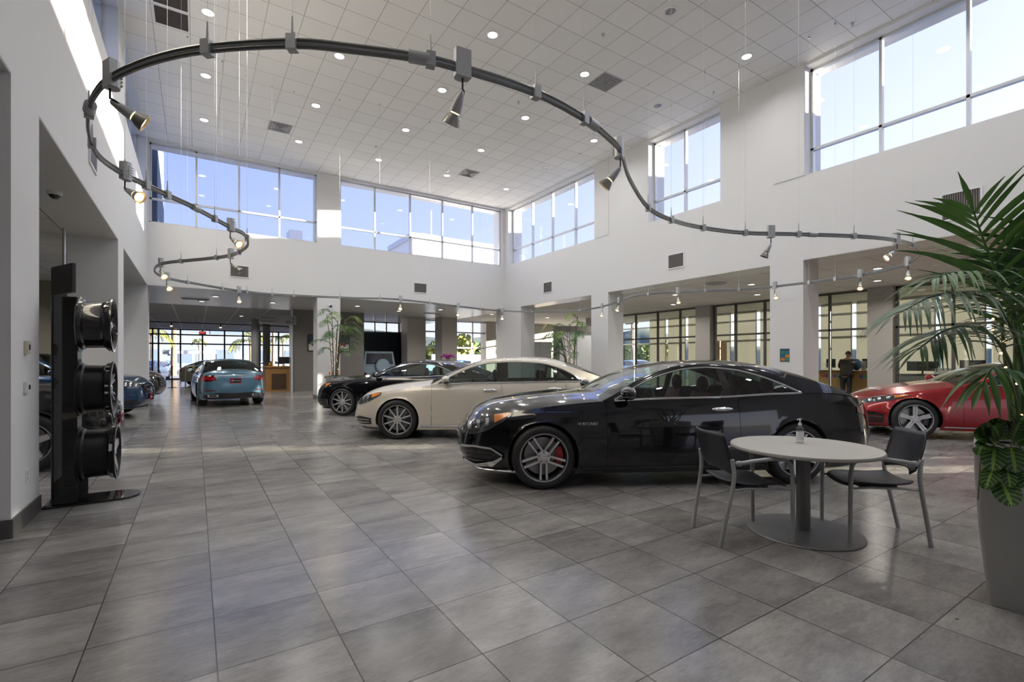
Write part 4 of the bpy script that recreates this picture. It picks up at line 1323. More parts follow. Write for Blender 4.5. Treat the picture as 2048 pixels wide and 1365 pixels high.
C3 = dict(COUPE); C3.update(lipm=M_trim, style='ten', cal=M_rimd, seatm=M_seatd, slats='h', mirx=1.86)
build_car('coupe', 'black two-door coupe with ten-spoke wheels beyond the white sedan', C3, M_pblack, place((3.14, 12.735), h), h)
RED = dict(SEDAN); RED.update(L=4.99, wb=2.94, fo=.86, W=.945, style='five',
    hood=[(.10, .66), (.2, .74), (.45, .84), (1.0, .95), (1.5, 1.02)],
    belt=[(0, .62), (.12, .65), (.35, .74), (.7, .82), (1.1, .89), (1.6, .955), (2.2, .985), (3.0, 1.0), (4.0, 1.02), (4.5, 1.01), (4.99, .90)],
    trunk=[(4.4, 1.12), (4.7, 1.06), (4.9, 1.0), (4.99, .93)], cowl=1.5, deck=4.5, header=(2.45, 3.7),
    roof=[(1.5, 1.02), (1.7, 1.10), (2.0, 1.225), (2.45, 1.36), (2.9, 1.41), (3.3, 1.40), (3.7, 1.35), (4.1, 1.24), (4.5, 1.09)],
    rail=[(1.46, .945), (1.65, 1.01), (2.0, 1.18), (2.4, 1.32), (2.8, 1.365), (3.2, 1.35), (3.7, 1.26), (4.1, 1.15), (4.5, 1.02)],
    wtop=[(1.56, .95), (1.7, 1.0), (2.0, 1.13), (2.4, 1.27), (2.8, 1.315), (3.2, 1.30), (3.6, 1.21), (3.9, 1.11), (4.1, 1.02), (4.6, .9)],
    wins=[(1.64, 2.80), (2.90, 3.68), (3.7, 4.1)], doors=[(1.54, 2.84), (2.87, 3.85)],
    lamp=[(.16, .60, .69), (.3, .63, .735), (.5, .675, .765), (.7, .735, .785), (.8, .775, .79)], tail=[(4.65, .78, .88), (4.8, .74, .9), (4.94, .74, .9)],
    grille=(.34, .62, .45), intake=(.24, .46))
h = (-.60, .80)
build_car('sedan', 'glossy red four-door car half hidden by the tall palm planter', RED, M_pred, place((10.883, 3.357), h), h)
# rear-facing blue sedan in the lobby opening
BLUE = dict(SEDAN); BLUE.update(L=4.94, wb=2.94, fo=.86, W=.93, style='ten', belt=[(0, .66), (.12, .69), (.35, .78), (.7, .86), (1.1, .92), (1.6, .97), (2.2, .99), (3.0, 1.0), (4.0, 1.02), (4.5, 1.03), (4.94, .98)],
    trunk=[(4.3, 1.16), (4.6, 1.11), (4.85, 1.07), (4.94, 1.02)], deck=4.4, cowl=1.45, header=(2.3, 3.5),
    roof=[(1.45, 1.04), (1.9, 1.28), (2.3, 1.41), (2.7, 1.46), (3.1, 1.46), (3.5, 1.42), (3.9, 1.31), (4.4, 1.14)],
    rail=[(1.4, .96), (1.9, 1.22), (2.3, 1.36), (2.7, 1.41), (3.1, 1.41), (3.5, 1.35), (3.9, 1.23), (4.4, 1.07)],
    wtop=[(1.5, .97), (1.9, 1.165), (2.3, 1.305), (2.7, 1.36), (3.1, 1.355), (3.5, 1.27), (3.8, 1.15), (4.0, 1.03), (4.6, .9)],
    wins=[(1.55, 2.6), (2.72, 3.5), (3.52, 4.0)], doors=[(1.48, 2.66), (2.69, 3.7)], tail=[(4.55, .80, .90), (4.72, .78, .96), (4.88, .78, .96)],
    tailrear=[[(.50, .82, .90), (.68, .80, .94), (.82, .78, .96), (.90, .78, .95)]], xr=(.10, .03, 0, .0, .015, .05), nr=6.0, zbot=.22, roofm=M_pblue, rwm=M_carglassd)
h = (-.06, .998)
mid = Vector(((.086 + 1.822) / 2, 17.85, 0)); hv = Vector((h[0], h[1], 0)).normalized()
car, s_, G_, strip_ = build_car('sedan', 'steel blue sedan seen from behind in the middle of the lobby opening', BLUE, M_pblue, mid + hv * (BLUE['wb'] + .15), h)
dealer_plate(G_, s_, True, .80)
strip_('chrome_bar', 'rear', [(-.50, .935, .955), (0, .945, .965), (.50, .935, .955)], M_chrome, 1, .012)
df = strip_('diffuser', 'rear', [(-.80, .27, .38), (-.5, .25, .44), (0, .25, .42), (.5, .25, .44), (.80, .27, .38)], M_trim, 3, .012)
for sg in (1, -1):
    strip_('exhaust_tip', 'rear', [(.44 * sg, .33, .40), (.70 * sg, .33, .40)], M_chrome, 2, .022, df)
    strip_('exhaust_hole', 'rear', [(.49 * sg, .345, .385), (.66 * sg, .345, .385)], M_trim, 1, .026, df)
    strip_('rear_reflector', 'rear', [(.52 * sg, .50, .525), (.78 * sg, .50, .525)], M_tail, 1, .010)
u, t = s_.loc_yz(0.001, .97, True); p = s_.surf(u, t)
BEI = dict(BLUE)
h = (.62, .78); hv = Vector(h).normalized()
car, s_, G_, strip_ = build_car('sedan', 'sand coloured car behind a taped-off stanchion near the entrance glazing', BEI, M_pbeige, Vector((.45, 32.4, 0)) + Vector((hv.x, hv.y, 0)) * (BLUE['wb']), h, detail=1)
# SUVs on the west side
SUV = dict(L=4.64, W=.93, fo=.83, wb=2.83, r=.37, rr=.25, tw=.24, style='five', zbot=.24, nf=4.6, xa=1.0,
    belt=[(0, .80), (.12, .84), (.35, .95), (.7, 1.0), (1.1, 1.03), (1.6, 1.05), (2.2, 1.06), (3.2, 1.08), (4.0, 1.10), (4.4, 1.10), (4.64, 1.05)],
    hood=[(.1, .85), (.2, .97), (.45, 1.05), (1.0, 1.10), (1.4, 1.13)], trunk=[(4.5, 1.2), (4.64, 1.05)], cowl=1.35, deck=4.55, header=(2.1, 4.0),
    roof=[(1.35, 1.13), (1.7, 1.38), (2.1, 1.58), (2.6, 1.645), (3.2, 1.65), (4.0, 1.60), (4.3, 1.40), (4.55, 1.15)],
    rail=[(1.3, 1.05), (1.7, 1.31), (2.1, 1.52), (2.6, 1.59), (3.2, 1.59), (4.0, 1.53), (4.3, 1.33), (4.55, 1.11)],
    wtop=[(1.4, 1.05), (1.7, 1.23), (2.1, 1.44), (2.6, 1.52), (3.2, 1.52), (3.8, 1.47), (4.1, 1.32), (4.3, 1.1), (4.6, 1.0)],
    wins=[(1.46, 2.3), (2.38, 3.2), (3.24, 4.2)], doors=[(1.5, 2.32), (2.36, 3.3)], tumble=.36, seatm=M_seatd, seatz=.18,
    lamp=[(.08, .74, .85), (.2, .73, .90), (.38, .76, .94), (.52, .84, .94)], tail=[(4.3, .85, 1.0), (4.5, .83, 1.02), (4.6, .83, 1.0)],
    grille=(.50, .82, .48), intake=(.30, .46), seatx=(2.2, 3.1), chrome=True, sillm=M_trim, xf=(.14, .05, .0, .0, .02, .06))
h = (.985, -.17)
hv = Vector((h[0], h[1], 0)).normalized()
car, s_, G_, strip_ = build_car('suv', 'dark blue compact crossover with its nose poking past the second left pier', SUV, M_pdblue, Vector((-.98, 15.55, 0)) - hv * SUV['fo'], h)
dealer_plate(G_, s_, False, .48)
G2 = dict(SUV); G2['style'] = 'wide'
h = (.985, -.17)
car, s_, G_, strip_ = build_car('suv', 'graphite crossover whose nose shows behind the dark blue one', G2, M_pgrey, Vector((-.95, 20.9, 0)) - hv * SUV['fo'], h)
B2 = dict(SUV); B2.update(style='wide', rr=.255, r=.375)
car, s_, G_, strip_ = build_car('suv', 'black crossover in the first left opening, partly hidden by the wheel stand', B2, M_pblack, Vector((-.95, 9.25, 0)) - Vector((1, 0, 0)) * SUV['fo'], (1, 0.0))
dealer_plate(G_, s_, False, .55)
# ================================================================ TABLE, CHAIRS, WHEEL STAND
M_lam = mat('grey laminate', (0.50, 0.49, 0.46), 0.35, noise=.02)
M_lame = mat('laminate edge', (0.42, 0.41, 0.39), 0.5)
M_tbase = mat('steel grey base', (0.20, 0.20, 0.205), 0.42, metal=.35)
M_chairf = mat('chair frame silver', (0.36, 0.37, 0.365), 0.4, metal=.3)
M_chairp = mat('chair shell plastic', (0.018, 0.019, 0.024), 0.42, bump=.05, bscale=300)
tb = thing('round_table', 'round grey laminate cafe table on a single steel post between two chairs', 'table', (4.215, 2.045, 0))
MB().lathe([(0, .680), (.53, .680), (.545, .690), (.548, .700), (.545, .709), (.0, .710)], 64).build('tabletop', M_lam, tb, True, 30)
MB().lathe([(.549, .683), (.552, .69), (.552, .703), (.549, .708)], 64).build('edge_band', M_lame, tb, True, 60)
MB().lathe([(.052, .0), (.052, .68)], 24).build('post', M_tbase, tb, True)
MB().lathe([(0, .022), (.41, .020), (.425, .014), (.43, .006), (.425, 0), (0, 0)], 64).build('base', M_tbase, tb, True, 30)

def make_chair(label, loc, rz):
    t = thing('armchair', label, 'chair', loc, rz, 'chairs at the round table')
    # seat shell (x forward)
    rows = []
    for i in range(13):
        x = -.21 + .46 * i / 12
        w = .215 + .02 * sin(pi * i / 12) - (.03 if i in (0, 12) else 0)
        rows.append([(x, w * k / 6, .455 + .018 * (k / 6) ** 2 - .03 * max(0, (x - .15) / .1) ** 2 + .02 * max(0, (-x - .05) / .16) ** 2) for k in range(-6, 7)])
    MB().grid(rows).build('seat', M_chairp, t, True, 60, solid=.012)
    MB().bx(-.13, .13, -.14, .14, .405, .44).build('seat_pan', M_black, t, bevel=.008)
    rows = []
    for i in range(10):
        f = i / 9; z = .535 + .325 * f
        w = .215 + .015 * sin(pi * f) + (-.045 if i == 0 else (-.012 if i == 9 else 0))
        rows.append([(-.215 - .075 * f - .05 * (1 - (k / 7) ** 2) + .02 * (1 - f) ** 3, w * k / 7, z - (.05 * (1 - (k / 7) ** 2) if i == 0 else 0) * -0.6) for k in range(-7, 8)])
    MB().grid(rows).build('backrest', M_chairp, t, True, 60, solid=.010)
    for sg in (1, -1):
        fr = [(.255, .252 * sg, .0), (.253, .252 * sg, .30), (.25, .252 * sg, .54), (.235, .252 * sg, .615), (.19, .252 * sg, .652), (.10, .254 * sg, .664), (-.05, .256 * sg, .655), (-.17, .25 * sg, .638)]
        MB().tube(catmull(fr[:3], 4), .0155, 10).build('leg', M_chairf, t, True)
        a = MB().tube(catmull(fr[2:], 6), .0155, 10)
        a.sph((-.185, .247 * sg, .635), (.035, .018, .022), 10, 8)
        a.build('armrest', M_chairf, t, True)
        rl = [(-.315, .212 * sg, 0), (-.275, .226 * sg, .22), (-.235, .238 * sg, .43), (-.222, .243 * sg, .55), (-.235, .238 * sg, .665)]
        MB().tube(catmull(rl, 5), .0155, 10).build('leg', M_chairf, t, True)
        MB().tube([(.253, .248 * sg, .425), (.1, .225 * sg, .432), (-.1, .225 * sg, .436), (-.236, .236 * sg, .43)], .009, 8).build('side_rail', M_chairf, t, True)
        MB().tube([(.255, .252 * sg, 0.0), (.255, .252 * sg, .012)], .015, 8).build('foot_cap', M_black, t)
    MB().tube([(.05, -.225, .433), (.05, .225, .433)], .009, 8).build('cross_rail', M_chairf, t, True)
    return t
make_chair('black plastic armchair with silver legs, its back to the big black coupe door', (3.72, 2.275, 0), atan2(-.235, .48))
make_chair('black plastic armchair with silver legs between the round table and the tall planter', (4.60, 1.715, 0), atan2(.36, -.37))

# hand sanitiser
M_clear = glass_mat('clear bottle', (.86, .9, .9), .10, .02, .5)
q = ond(1600, 886, 1.0); d = q - Vector((0, 0, CAM_H)); k = (.711 - CAM_H) / d.z; bp = Vector((0, 0, CAM_H)) + d * k
bt = thing('pump_bottle', 'clear hand sanitiser pump bottle standing on the round table', 'bottle', (bp.x, bp.y, .711))
MB().lathe([(0, 0), (.028, 0), (.030, .006), (.030, .115), (.026, .13), (.012, .142), (.012, .15)], 20).build('bottle_body', M_clear, bt, True)
MB().lathe([(.0302, .03), (.0304, .10)], 20).build('paper_label', mat('bottle label', (.62, .64, .64), .5), bt, True)
pm = MB().lathe([(.014, .148), (.014, .168), (.006, .17), (.006, .195), (.012, .196), (.012, .207), (0, .208)], 14); pm.tube([(0, 0, .202), (-.03, .005, .203), (-.036, .006, .196)], .004, 6)
pm.build('pump', mat('translucent pump', (.62, .64, .66), .3), bt, True)

# wheel display stand
st = thing('wheel_stand', 'tall glossy black wheel display stand with a curved base beside the left pier', 'display stand', (-1.06, 6.40, 0))
M_gblk = mat('gloss black acrylic', (.004, .004, .004), .06, coat=.5)
pts = [(-.16, -.14), (.40, -.12)] + [(.40 + .17 * sin(a), .08 - .20 * cos(a)) for a in [pi * k / 10 for k in range(1, 10)]] + [(.40, .28), (-.16, .30)]
MB().prism(pts, 0, .022).build('base', M_gblk, st, bevel=.006)
MB().bx(-.09, .09, -.10, .12, .022, 2.04).build('panel', M_gblk, st, bevel=.006)
MB().bx(-.10, -.09, -.105, .125, .022, 2.04).build('edge_strip', mat('dark acrylic edge', (.03, .035, .045), .2), st)
MB().prism([(.09, -.02), (.16, -.02), (.09, .02)], .022, .30).build('foot_gusset', M_gblk, st)
def rim(label, z, rr, depth, style, barrel, face, x0=-.97, y0=6.40):
    t = thing('alloy_wheel', label, 'wheel', (x0, y0, z), 0, 'alloy wheels on the display stand')
    RX = Matrix.Rotation(pi / 2, 4, 'Y')
    MB().lathe([(rr - .02, .0), (rr + .008, .0), (rr + .010, .012), (rr - .012, .016), (rr - .014, .04), (rr - .03, .055), (rr - .035, depth - .07), (rr - .012, depth - .05),
                (rr - .010, depth - .02), (rr + .008, depth - .014), (rr + .008, depth), (rr - .012, depth + .001), (rr - .03, depth - .05), (rr - .05, .05), (rr - .02, .0)], 56, RX).build('barrel', barrel, t, True, 40)
    w = wheel_meshes(.33, depth * 2, rr, style)
    Mx = Matrix.Translation((0, 0, 0)) @ Matrix.Rotation(-pi / 2, 4, 'Z')
    s2 = MB().add(w['spokes'].v, w['spokes'].f, Mx); s2.build('spokes', face, t)
    h2 = MB().add(w['hub'].v, w['hub'].f, Mx); h2.build('hub_cap', M_rims, t)
    MB().cyl((0, 0, 0), (.08, 0, 0), .06).build('mount', M_gblk, t)
rim('top wheel on the black stand, glossy black with many spokes', 1.775, .265, .27, 'multi', M_rimb, M_rimb)
M_rimm = mat('satin black alloy', (.012, .012, .014), .35, metal=.4)
rim('middle wheel on the black stand, satin black barrel with polished spoke edges', 1.135, .265, .27, 'multi', M_rimm, M_rims)
rim('lowest wheel on the black stand, satin black barrel with broad five-spoke face', .48, .268, .30, 'wide', M_rimm, M_rims)

# small wall devices on the left pier
def wall_box(label, nm, cat, y, z, w, h, d, m, extra=None):
    t = thing(nm, label, cat, (LX, y, z))
    MB().bx(0, d, -w / 2, w / 2, -h / 2, h / 2).build('cover', m, t, bevel=.004)
    if extra: MB().bx(d, d + .003, -w * .22, w * .22, -h * .18, h * .22).build(extra, M_black, t)
M_ivory = mat('ivory plastic', (.55, .52, .42), .4); M_whp = mat('white plastic', (.75, .76, .78), .4)
wall_box('ivory wall sensor high on the left pier', 'wall_sensor', 'sensor', 5.80, 1.53, .075, .115, .03, M_ivory, 'sensor_eye')
wall_box('white thermostat with a small display on the left pier', 'thermostat', 'thermostat', 5.80, 1.185, .09, .10, .028, M_whp, 'display')
o = thing('power_outlet', 'white power outlet low on the left pier', 'outlet', (LX, 5.85, .41))
MB().bx(0, .006, -.035, .035, -.058, .058).build('cover', M_whp, o, bevel=.002)
for z in (-.022, .022): MB().bx(.006, .008, -.016, .016, z - .014, z + .014).build('socket', M_ivory, o)
# ================================================================ PLANTS
def leaf_mat(name, col, sat=0.25):
    m = mat(name, col, 0.42, noise=sat, nscale=5, coat=.1)
    return m
M_palm = leaf_mat('palm leaf green', (.065, .17, .028))
M_palmd = leaf_mat('palm leaf deep', (.030, .088, .020))
M_bam = leaf_mat('bamboo palm green', (.05, .14, .03))
M_bamy = leaf_mat('bamboo palm yellow green', (.16, .25, .03))
M_stem = mat('palm stem', (.07, .09, .03), .5, noise=.3)
M_stemb = mat('cane stem', (.11, .085, .035), .5, noise=.3)
M_planter = mat('grey fibreglass planter', (.30, .30, .30), .40, noise=.02)
M_soil = mat('potting soil', (.03, .022, .015), .95, bump=.5)
M_bulb = mat('fairy bulb', (1, .6, .3), .3, emit=(1, .5, .2), estr=5.0)
M_wire = mat('fairy wire', (.02, .03, .015), .6)
rng = random.Random(11)

def leaflet(m, p, d, up, L, w, droop, n=6):
    """narrow folded blade from p along d"""
    d = Vector(d).normalized(); side = d.cross(up)
    if side.length < 1e-4: side = Vector((1, 0, 0))
    side.normalize(); rows = []; q = Vector(p); dd = d.copy()
    for i in range(n + 1):
        f = i / n
        ww = w * (0.35 + 1.3 * f * (1 - f) * 2.0) * (1 - f ** 4) if i < n else 0.0015
        nn = side.cross(dd).normalized()
        rows.append([tuple(q - side * ww + nn * ww * .25), tuple(q), tuple(q + side * ww + nn * ww * .25)])
        dd = (dd + Vector((0, 0, -droop / n))).normalized(); q = q + dd * (L / n)
    m.grid(rows)

def frond(path, nleaf, L, w, droop, fwd=.8, start=.28, lift=.25, jit=.12):
    """pinnate frond: rachis plus paired leaflets, one mesh"""
    pts = catmull(path, 8); m = MB()
    N = len(pts)
    m.tube(pts, [.011 * (1 - .8 * i / N) + .0015 for i in range(N)], 6)
    for k in range(nleaf):
        f = start + (1 - start) * (k + .5) / nleaf; i = min(N - 2, int(f * (N - 1)))
        p = pts[i]; t = (pts[i + 1] - pts[i]).normalized()
        up = Vector((0, 0, 1)) - t * t.z
        if up.length < .1: up = Vector((-t.y, t.x, 0)) if abs(t.z) < .99 else Vector((0, 1, 0))
        up.normalize(); s_ = t.cross(up).normalized()
        ln_ = L * (0.45 + 1.1 * sin(pi * min(1, (f - start) / (1 - start) * .85 + .12))) * (1 + rng.uniform(-.1, .1)) * .75
        for sg in (1, -1):
            d = s_ * sg + t * (fwd + f * .5) + up * lift + Vector((rng.uniform(-jit, jit), rng.uniform(-jit, jit), rng.uniform(-jit, jit)))
            leaflet(m, p, d, up, ln_, w * (.8 + .4 * rng.random()), droop * (.8 + .4 * rng.random()))
    leaflet(m, pts[-1], pts[-1] - pts[-2], Vector((0, 0, 1)), L * .5, w, droop * .5)
    return m

# ---- tall kentia palm in the big grey planter at the picture's edge
pr = radians(12.7)
_b = onz(1976, 1210, 0); _n1 = Vector((cos(pr), sin(pr), 0)); _n2 = Vector((sin(pr), -cos(pr), 0))
pc = Vector((_b.x, _b.y, 0)) + (_n1 + _n2) * .215
pl = thing('planter', 'tall tapered square grey planter holding the big palm and striped trailing leaves', 'planter', pc, pr)
m = MB(); rows = []
for z, hw in ((0.0, .21), (.02, .215), (.45, .255), (.75, .272), (.935, .276), (.94, .273), (.94, .252), (.90, .25)):
    r_ = []
    for a in range(4):
        cx_, cy2 = ((hw, -hw), (hw, hw), (-hw, hw), (-hw, -hw))[a]
        for k in range(5):
            w_ = -pi / 2 + a * pi / 2 + (k / 4) * pi / 2
            r_.append((cx_ - .02 * (1 if cx_ > 0 else -1) + .02 * cos(w_), cy2 - .02 * (1 if cy2 > 0 else -1) + .02 * sin(w_), z))
    rows.append(r_)
m.grid(rows, closed=True).build('body', M_planter, pl, True, 35)
MB().bx(-.252, .252, -.252, .252, .87, .89).build('soil', M_soil, pl)
kp = thing('palm', 'tall kentia palm with long feathery fronds growing out of the grey planter', 'plant', (pc.x, pc.y, .89))
def PX(l): return [ond(*a) - Vector((pc.x, pc.y, .89)) for a in l]
FR = [
 ([(2036, 905, 2.87), (2042, 760, 2.85), (2022, 640, 2.78), (1992, 545, 2.72), (1966, 478, 2.68), (1946, 420, 2.66)], 13, .46, .016, .45, .75, .36, M_palm),
 ([(2040, 900, 2.87), (2044, 730, 2.8), (2005, 625, 2.65), (1945, 588, 2.5), (1870, 592, 2.4), (1800, 625, 2.32)], 26, .40, .0085, .95, .9, .34, M_palmd),
 ([(2046, 900, 2.9), (2050, 720, 2.85), (2024, 610, 2.75), (1975, 560, 2.6), (1915, 545, 2.5), (1862, 560, 2.45)], 20, .36, .009, .8, .9, .36, M_palm),
 ([(2050, 900, 2.9), (2070, 780, 2.9), (2090, 680, 2.85), (2098, 600, 2.8), (2090, 540, 2.75), (2068, 500, 2.7)], 13, .40, .016, .6, .7, .38, M_palmd),
 ([(2040, 900, 2.85), (2032, 770, 2.8), (2000, 690, 2.65), (1950, 655, 2.5), (1890, 662, 2.42), (1835, 700, 2.36)], 21, .36, .0085, .9, .9, .36, M_palmd),
 ([(2050, 900, 2.95), (2060, 700, 3.05), (2040, 580, 3.2), (2000, 520, 3.35), (1960, 500, 3.5)], 11, .36, .014, .8, .8, .45, M_palm),
 ([(2055, 900, 2.9), (2080, 740, 2.8), (2110, 610, 2.7), (2130, 520, 2.6), (2140, 450, 2.5)], 12, .42, .016, .8, .8, .36, M_palmd),
 ([(2040, 905, 2.85), (2036, 830, 2.8), (2018, 760, 2.7), (1988, 735, 2.6), (1962, 775, 2.55)], 5, .30, .016, 1.2, 1.2, .55, M_palm)]
for path, n, L, w, dr, fwd, stt, mm in FR:
    frond(PX(path), n, L, w, dr, fwd, stt).build('frond', mm, kp, True, 80)
for u0, u1, u2, dz in ((2030, 2014, 2000, 2.9), (2044, 2046, 2040, 2.95), (2052, 2058, 2066, 3.0), (2036, 2030, 2032, 2.8)):
    p0 = ond(u0, 905, 2.87); a = PX([(u0, 905, 2.87), (u1, 760, dz), (u2, 610, dz)])
    MB().tube(catmull(a, 5), [.013] * 6 + [.009] * 5, 8).build('stem', M_stem, kp, True)
fl = thing('fairy_lights', 'string of tiny warm fairy lights wound up the tall palm stems', 'string lights', (pc.x, pc.y, .89))
wp = PX([(2030, 900, 2.8), (2046, 840, 2.8), (2020, 800, 2.75), (2034, 760, 2.72), (1998, 720, 2.7), (2012, 690, 2.7), (1985, 660, 2.65), (2020, 640, 2.7), (1958, 640, 2.55), (1930, 645, 2.5)])
wpp = catmull(wp, 5); MB().tube(wpp, .0022, 4).build('wire', M_wire, fl)
for k in range(2, len(wpp), 4): MB().sph(wpp[k], .0065, 8, 6).build('bulb', M_bulb, fl)

# striped trailing plant on the rim
def striped_leaf(p, d, up, L, W, droop):
    d = Vector(d).normalized(); s_ = d.cross(up).normalized()
    vs, fs, mi = [], [], []; n, h = 30, 7; q = Vector(p); dd = d.copy()
    for i in range(n + 1):
        f = i / n; ww = W * sqrt(max(0, 1 - (2 * f - 1) ** 2)) * (1 - .12 * f)
        nn = s_.cross(dd).normalized()
        for k in range(-h, h + 1): vs.append(tuple(q + s_ * ww * k / h + nn * ww * (.22 * abs(k / h) - .10 * (k / h) ** 2)))
        dd = (dd + Vector((0, 0, -droop / n))).normalized(); q = q + dd * (L / n)
    m_ = 2 * h + 1
    for i in range(n):
        for k in range(2 * h):
            fs.append((i * m_ + k, i * m_ + k + 1, (i + 1) * m_ + k + 1, (i + 1) * m_ + k))
            a = abs(k + .5 - h); mi.append(1 if (i - int(a)) % 5 == 0 or a < .6 else 0)
    me = bpy.data.meshes.new('leaf'); me.from_pydata(vs, [], fs)
    me.materials.append(M_zd); me.materials.append(M_zl)
    for f_, k in zip(me.polygons, mi): f_.material_index = k; f_.use_smooth = True
    o = bpy.data.objects.new('leaf', me); COL.objects.link(o); return o
M_zd = leaf_mat('striped leaf dark', (.018, .050, .012)); M_zl = leaf_mat('striped leaf veins', (.16, .30, .04))
zp = thing('striped_plant', 'striped zebra-leaf plant spilling over the rim of the grey planter', 'plant', (pc.x, pc.y, .89))
def ZL(u, v, dep, du, dv, L, W, dr):
    p = ond(u, v, dep) - Vector((pc.x, pc.y, .89)); e2 = ond(u + du, v + dv, dep - .06) - ond(u, v, dep)
    up = (Vector((0, 0, 1)) - ray(u, v).normalized() * 1.6).normalized()
    o = striped_leaf(p, e2, up, L, W, dr); o.parent = zp
for a in [(1990, 893, 2.60, -6, 44, .15, .055, .4), (2022, 895, 2.58, 8, 34, .15, .058, .4), (1988, 934, 2.58, -18, 38, .14, .040, .3), (2014, 932, 2.56, 6, 36, .13, .036, .2),
          (2002, 962, 2.56, 14, 26, .15, .060, .4), (1980, 962, 2.58, -16, 16, .09, .034, .4), (2028, 945, 2.6, 12, 28, .10, .024, .2), (1982, 884, 2.66, -26, -16, .16, .042, .45),
          (2000, 878, 2.64, -10, -30, .17, .044, .45), (2024, 880, 2.66, 10, -30, .17, .046, .45), (1966, 890, 2.68, -14, -24, .14, .038, .45), (2040, 884, 2.66, 10, -24, .15, .045, .45),
          (1974, 872, 2.72, 2, -26, .15, .036, .45), (2012, 866, 2.74, -12, -24, .16, .042, .45), (2046, 872, 2.74, -4, -26, .15, .04, .45), (1962, 897, 2.66, -8, 6, .09, .03, .6),
          (1992, 862, 2.78, -10, -22, .15, .040, .45), (2030, 862, 2.80, 10, -24, .16, .042, .45), (2048, 905, 2.60, 8, 26, .14, .05, .4), (2046, 940, 2.58, 8, 26, .12, .044, .3), (1970, 885, 2.7, -4, -34, .17, .045, .5), (1990, 880, 2.72, 6, -38, .18, .05, .5), (2012, 880, 2.7, -4, -40, .18, .05, .45), (2036, 880, 2.7, 6, -36, .17, .048, .5), (1978, 892, 2.62, -20, -6, .13, .04, .5), (2004, 890, 2.62, -14, -14, .14, .045, .5), (2030, 888, 2.62, 14, -12, .14, .045, .5)]:
    ZL(*a)
for u0, v0, u1, v1 in ((1990, 890, 1976, 935), (2010, 892, 2012, 950), (2020, 890, 2030, 945), (2035, 890, 2046, 930), (1965, 890, 1956, 1000)):
    a = ond(u0, v0, 2.66); b = ond(u1, v1, 2.63); o_ = Vector((pc.x, pc.y, .89))
    MB().tube(catmull([a - o_, (a + b) / 2 + Vector((0, 0, .04)) - o_, b - o_], 5), .003, 5).build('runner', M_stemb, zp)

# ---- bamboo palms with fairy lights at the white piers
def bamboo(label, loc, H, spread, seed, plabel, away, tail, rz=0.0):
    global rng
    rng = random.Random(seed)
    p = thing('planter_pot', plabel, 'planter', loc, rz, None)
    MB().lathe([(0, 0), (.24, 0), (.33, .86), (.345, .88), (.31, .88), (.30, .80), (0, .80)], 4, Matrix.Rotation(pi / 4, 4, 'Z')).build('pot_body', M_planter, p)
    t = thing('bamboo_palm', label, 'plant', (loc[0], loc[1], .80))
    tips = []
    for k in range(10):
        a = rng.uniform(0, 2 * pi); b0 = Vector((.10 * cos(a), .10 * sin(a), 0)); lean = rng.uniform(.08, .34); h = H * rng.uniform(.62, 1.0)
        path = [b0, b0 + Vector((lean * .3 * cos(a), lean * .3 * sin(a), h * .35)), b0 + Vector((lean * .75 * cos(a), lean * .75 * sin(a), h * .72)), b0 + Vector((lean * 1.2 * cos(a), lean * 1.2 * sin(a), h))]
        c2 = catmull(path, 5); MB().tube(c2, .011, 6).build('cane', M_stemb if k % 2 else M_stem, t, True)
        for f in ((.98, .74, .5) if k % 2 else (.98, .62)):
            tips.append((c2[int(f * (len(c2) - 1))], a + rng.uniform(-1.3, 1.3)))
    for k, (q, a) in enumerate(tips):
        L = spread * rng.uniform(.7, 1.1); d = Vector((cos(a), sin(a), 0)); nd_ = d.dot(away)
        if nd_ < -.15: d = (d - away * (nd_ * 1.6)).normalized()
        path = [q, q + d * L * .35 + Vector((0, 0, .16)), q + d * L * .7 + Vector((0, 0, .17)), q + d * L + Vector((0, 0, -.02))]
        frond(path, 11, .27, .0115, .8, .7, .2, .08).build('frond', M_bam if k % 5 else M_bamy, t, True, 80)
    fl = thing('fairy_lights', 'tiny warm fairy lights on the bamboo palm canes ' + tail, 'string lights', (loc[0], loc[1], .80))
    w = [Vector((.13 * cos(k * 1.9), .13 * sin(k * 1.9), .05 + k * .085)) for k in range(17)]
    wp = catmull(w, 3); MB().tube(wp, .002, 3).build('wire', M_wire, fl)
    for k in range(1, len(wp), 2): MB().sph(wp[k], .011, 6, 5).build('bulb', M_bulb, fl)
    g = thing('bromeliad_bed', 'leafy bed with orange bracts under the bamboo palm ' + tail, 'plant', (loc[0], loc[1], .81))
    for k in range(20):
        a = rng.uniform(0, 2 * pi); r0 = rng.uniform(.05, .22); m = MB()
        for j in range(5): leaflet(m, (r0 * cos(a), r0 * sin(a), 0), (cos(a + j * 1.25), sin(a + j * 1.25), rng.uniform(.5, 1.3)), Vector((0, 0, 1)), rng.uniform(.2, .34), .022, 1.2, 5)
        m.build('rosette', (M_bam, M_palm, M_bamy)[k % 3], g, True, 80)
    for k in range(5):
        a = rng.uniform(0, 2 * pi); MB().sph((.2 * cos(a), .2 * sin(a), .16), (.03, .03, .05), 8, 6).build('flower', mat('orange bract', (.75, .16, .02), .5), g, True)
bamboo('bamboo palm in front of the white pier of the back wall', (4.02, 17.45, 0), 2.35, .80, 5, 'grey planter at the foot of the white back wall pier', Vector((0, -1, 0)), 'by the back wall pier')
bamboo('bamboo palm in front of the slim white pier of the right wall', (10.72, 12.75, 0), 2.2, .7, 9, 'grey planter behind the rear of the white sedan', Vector((-1, 0, 0)), 'by the right wall pier')
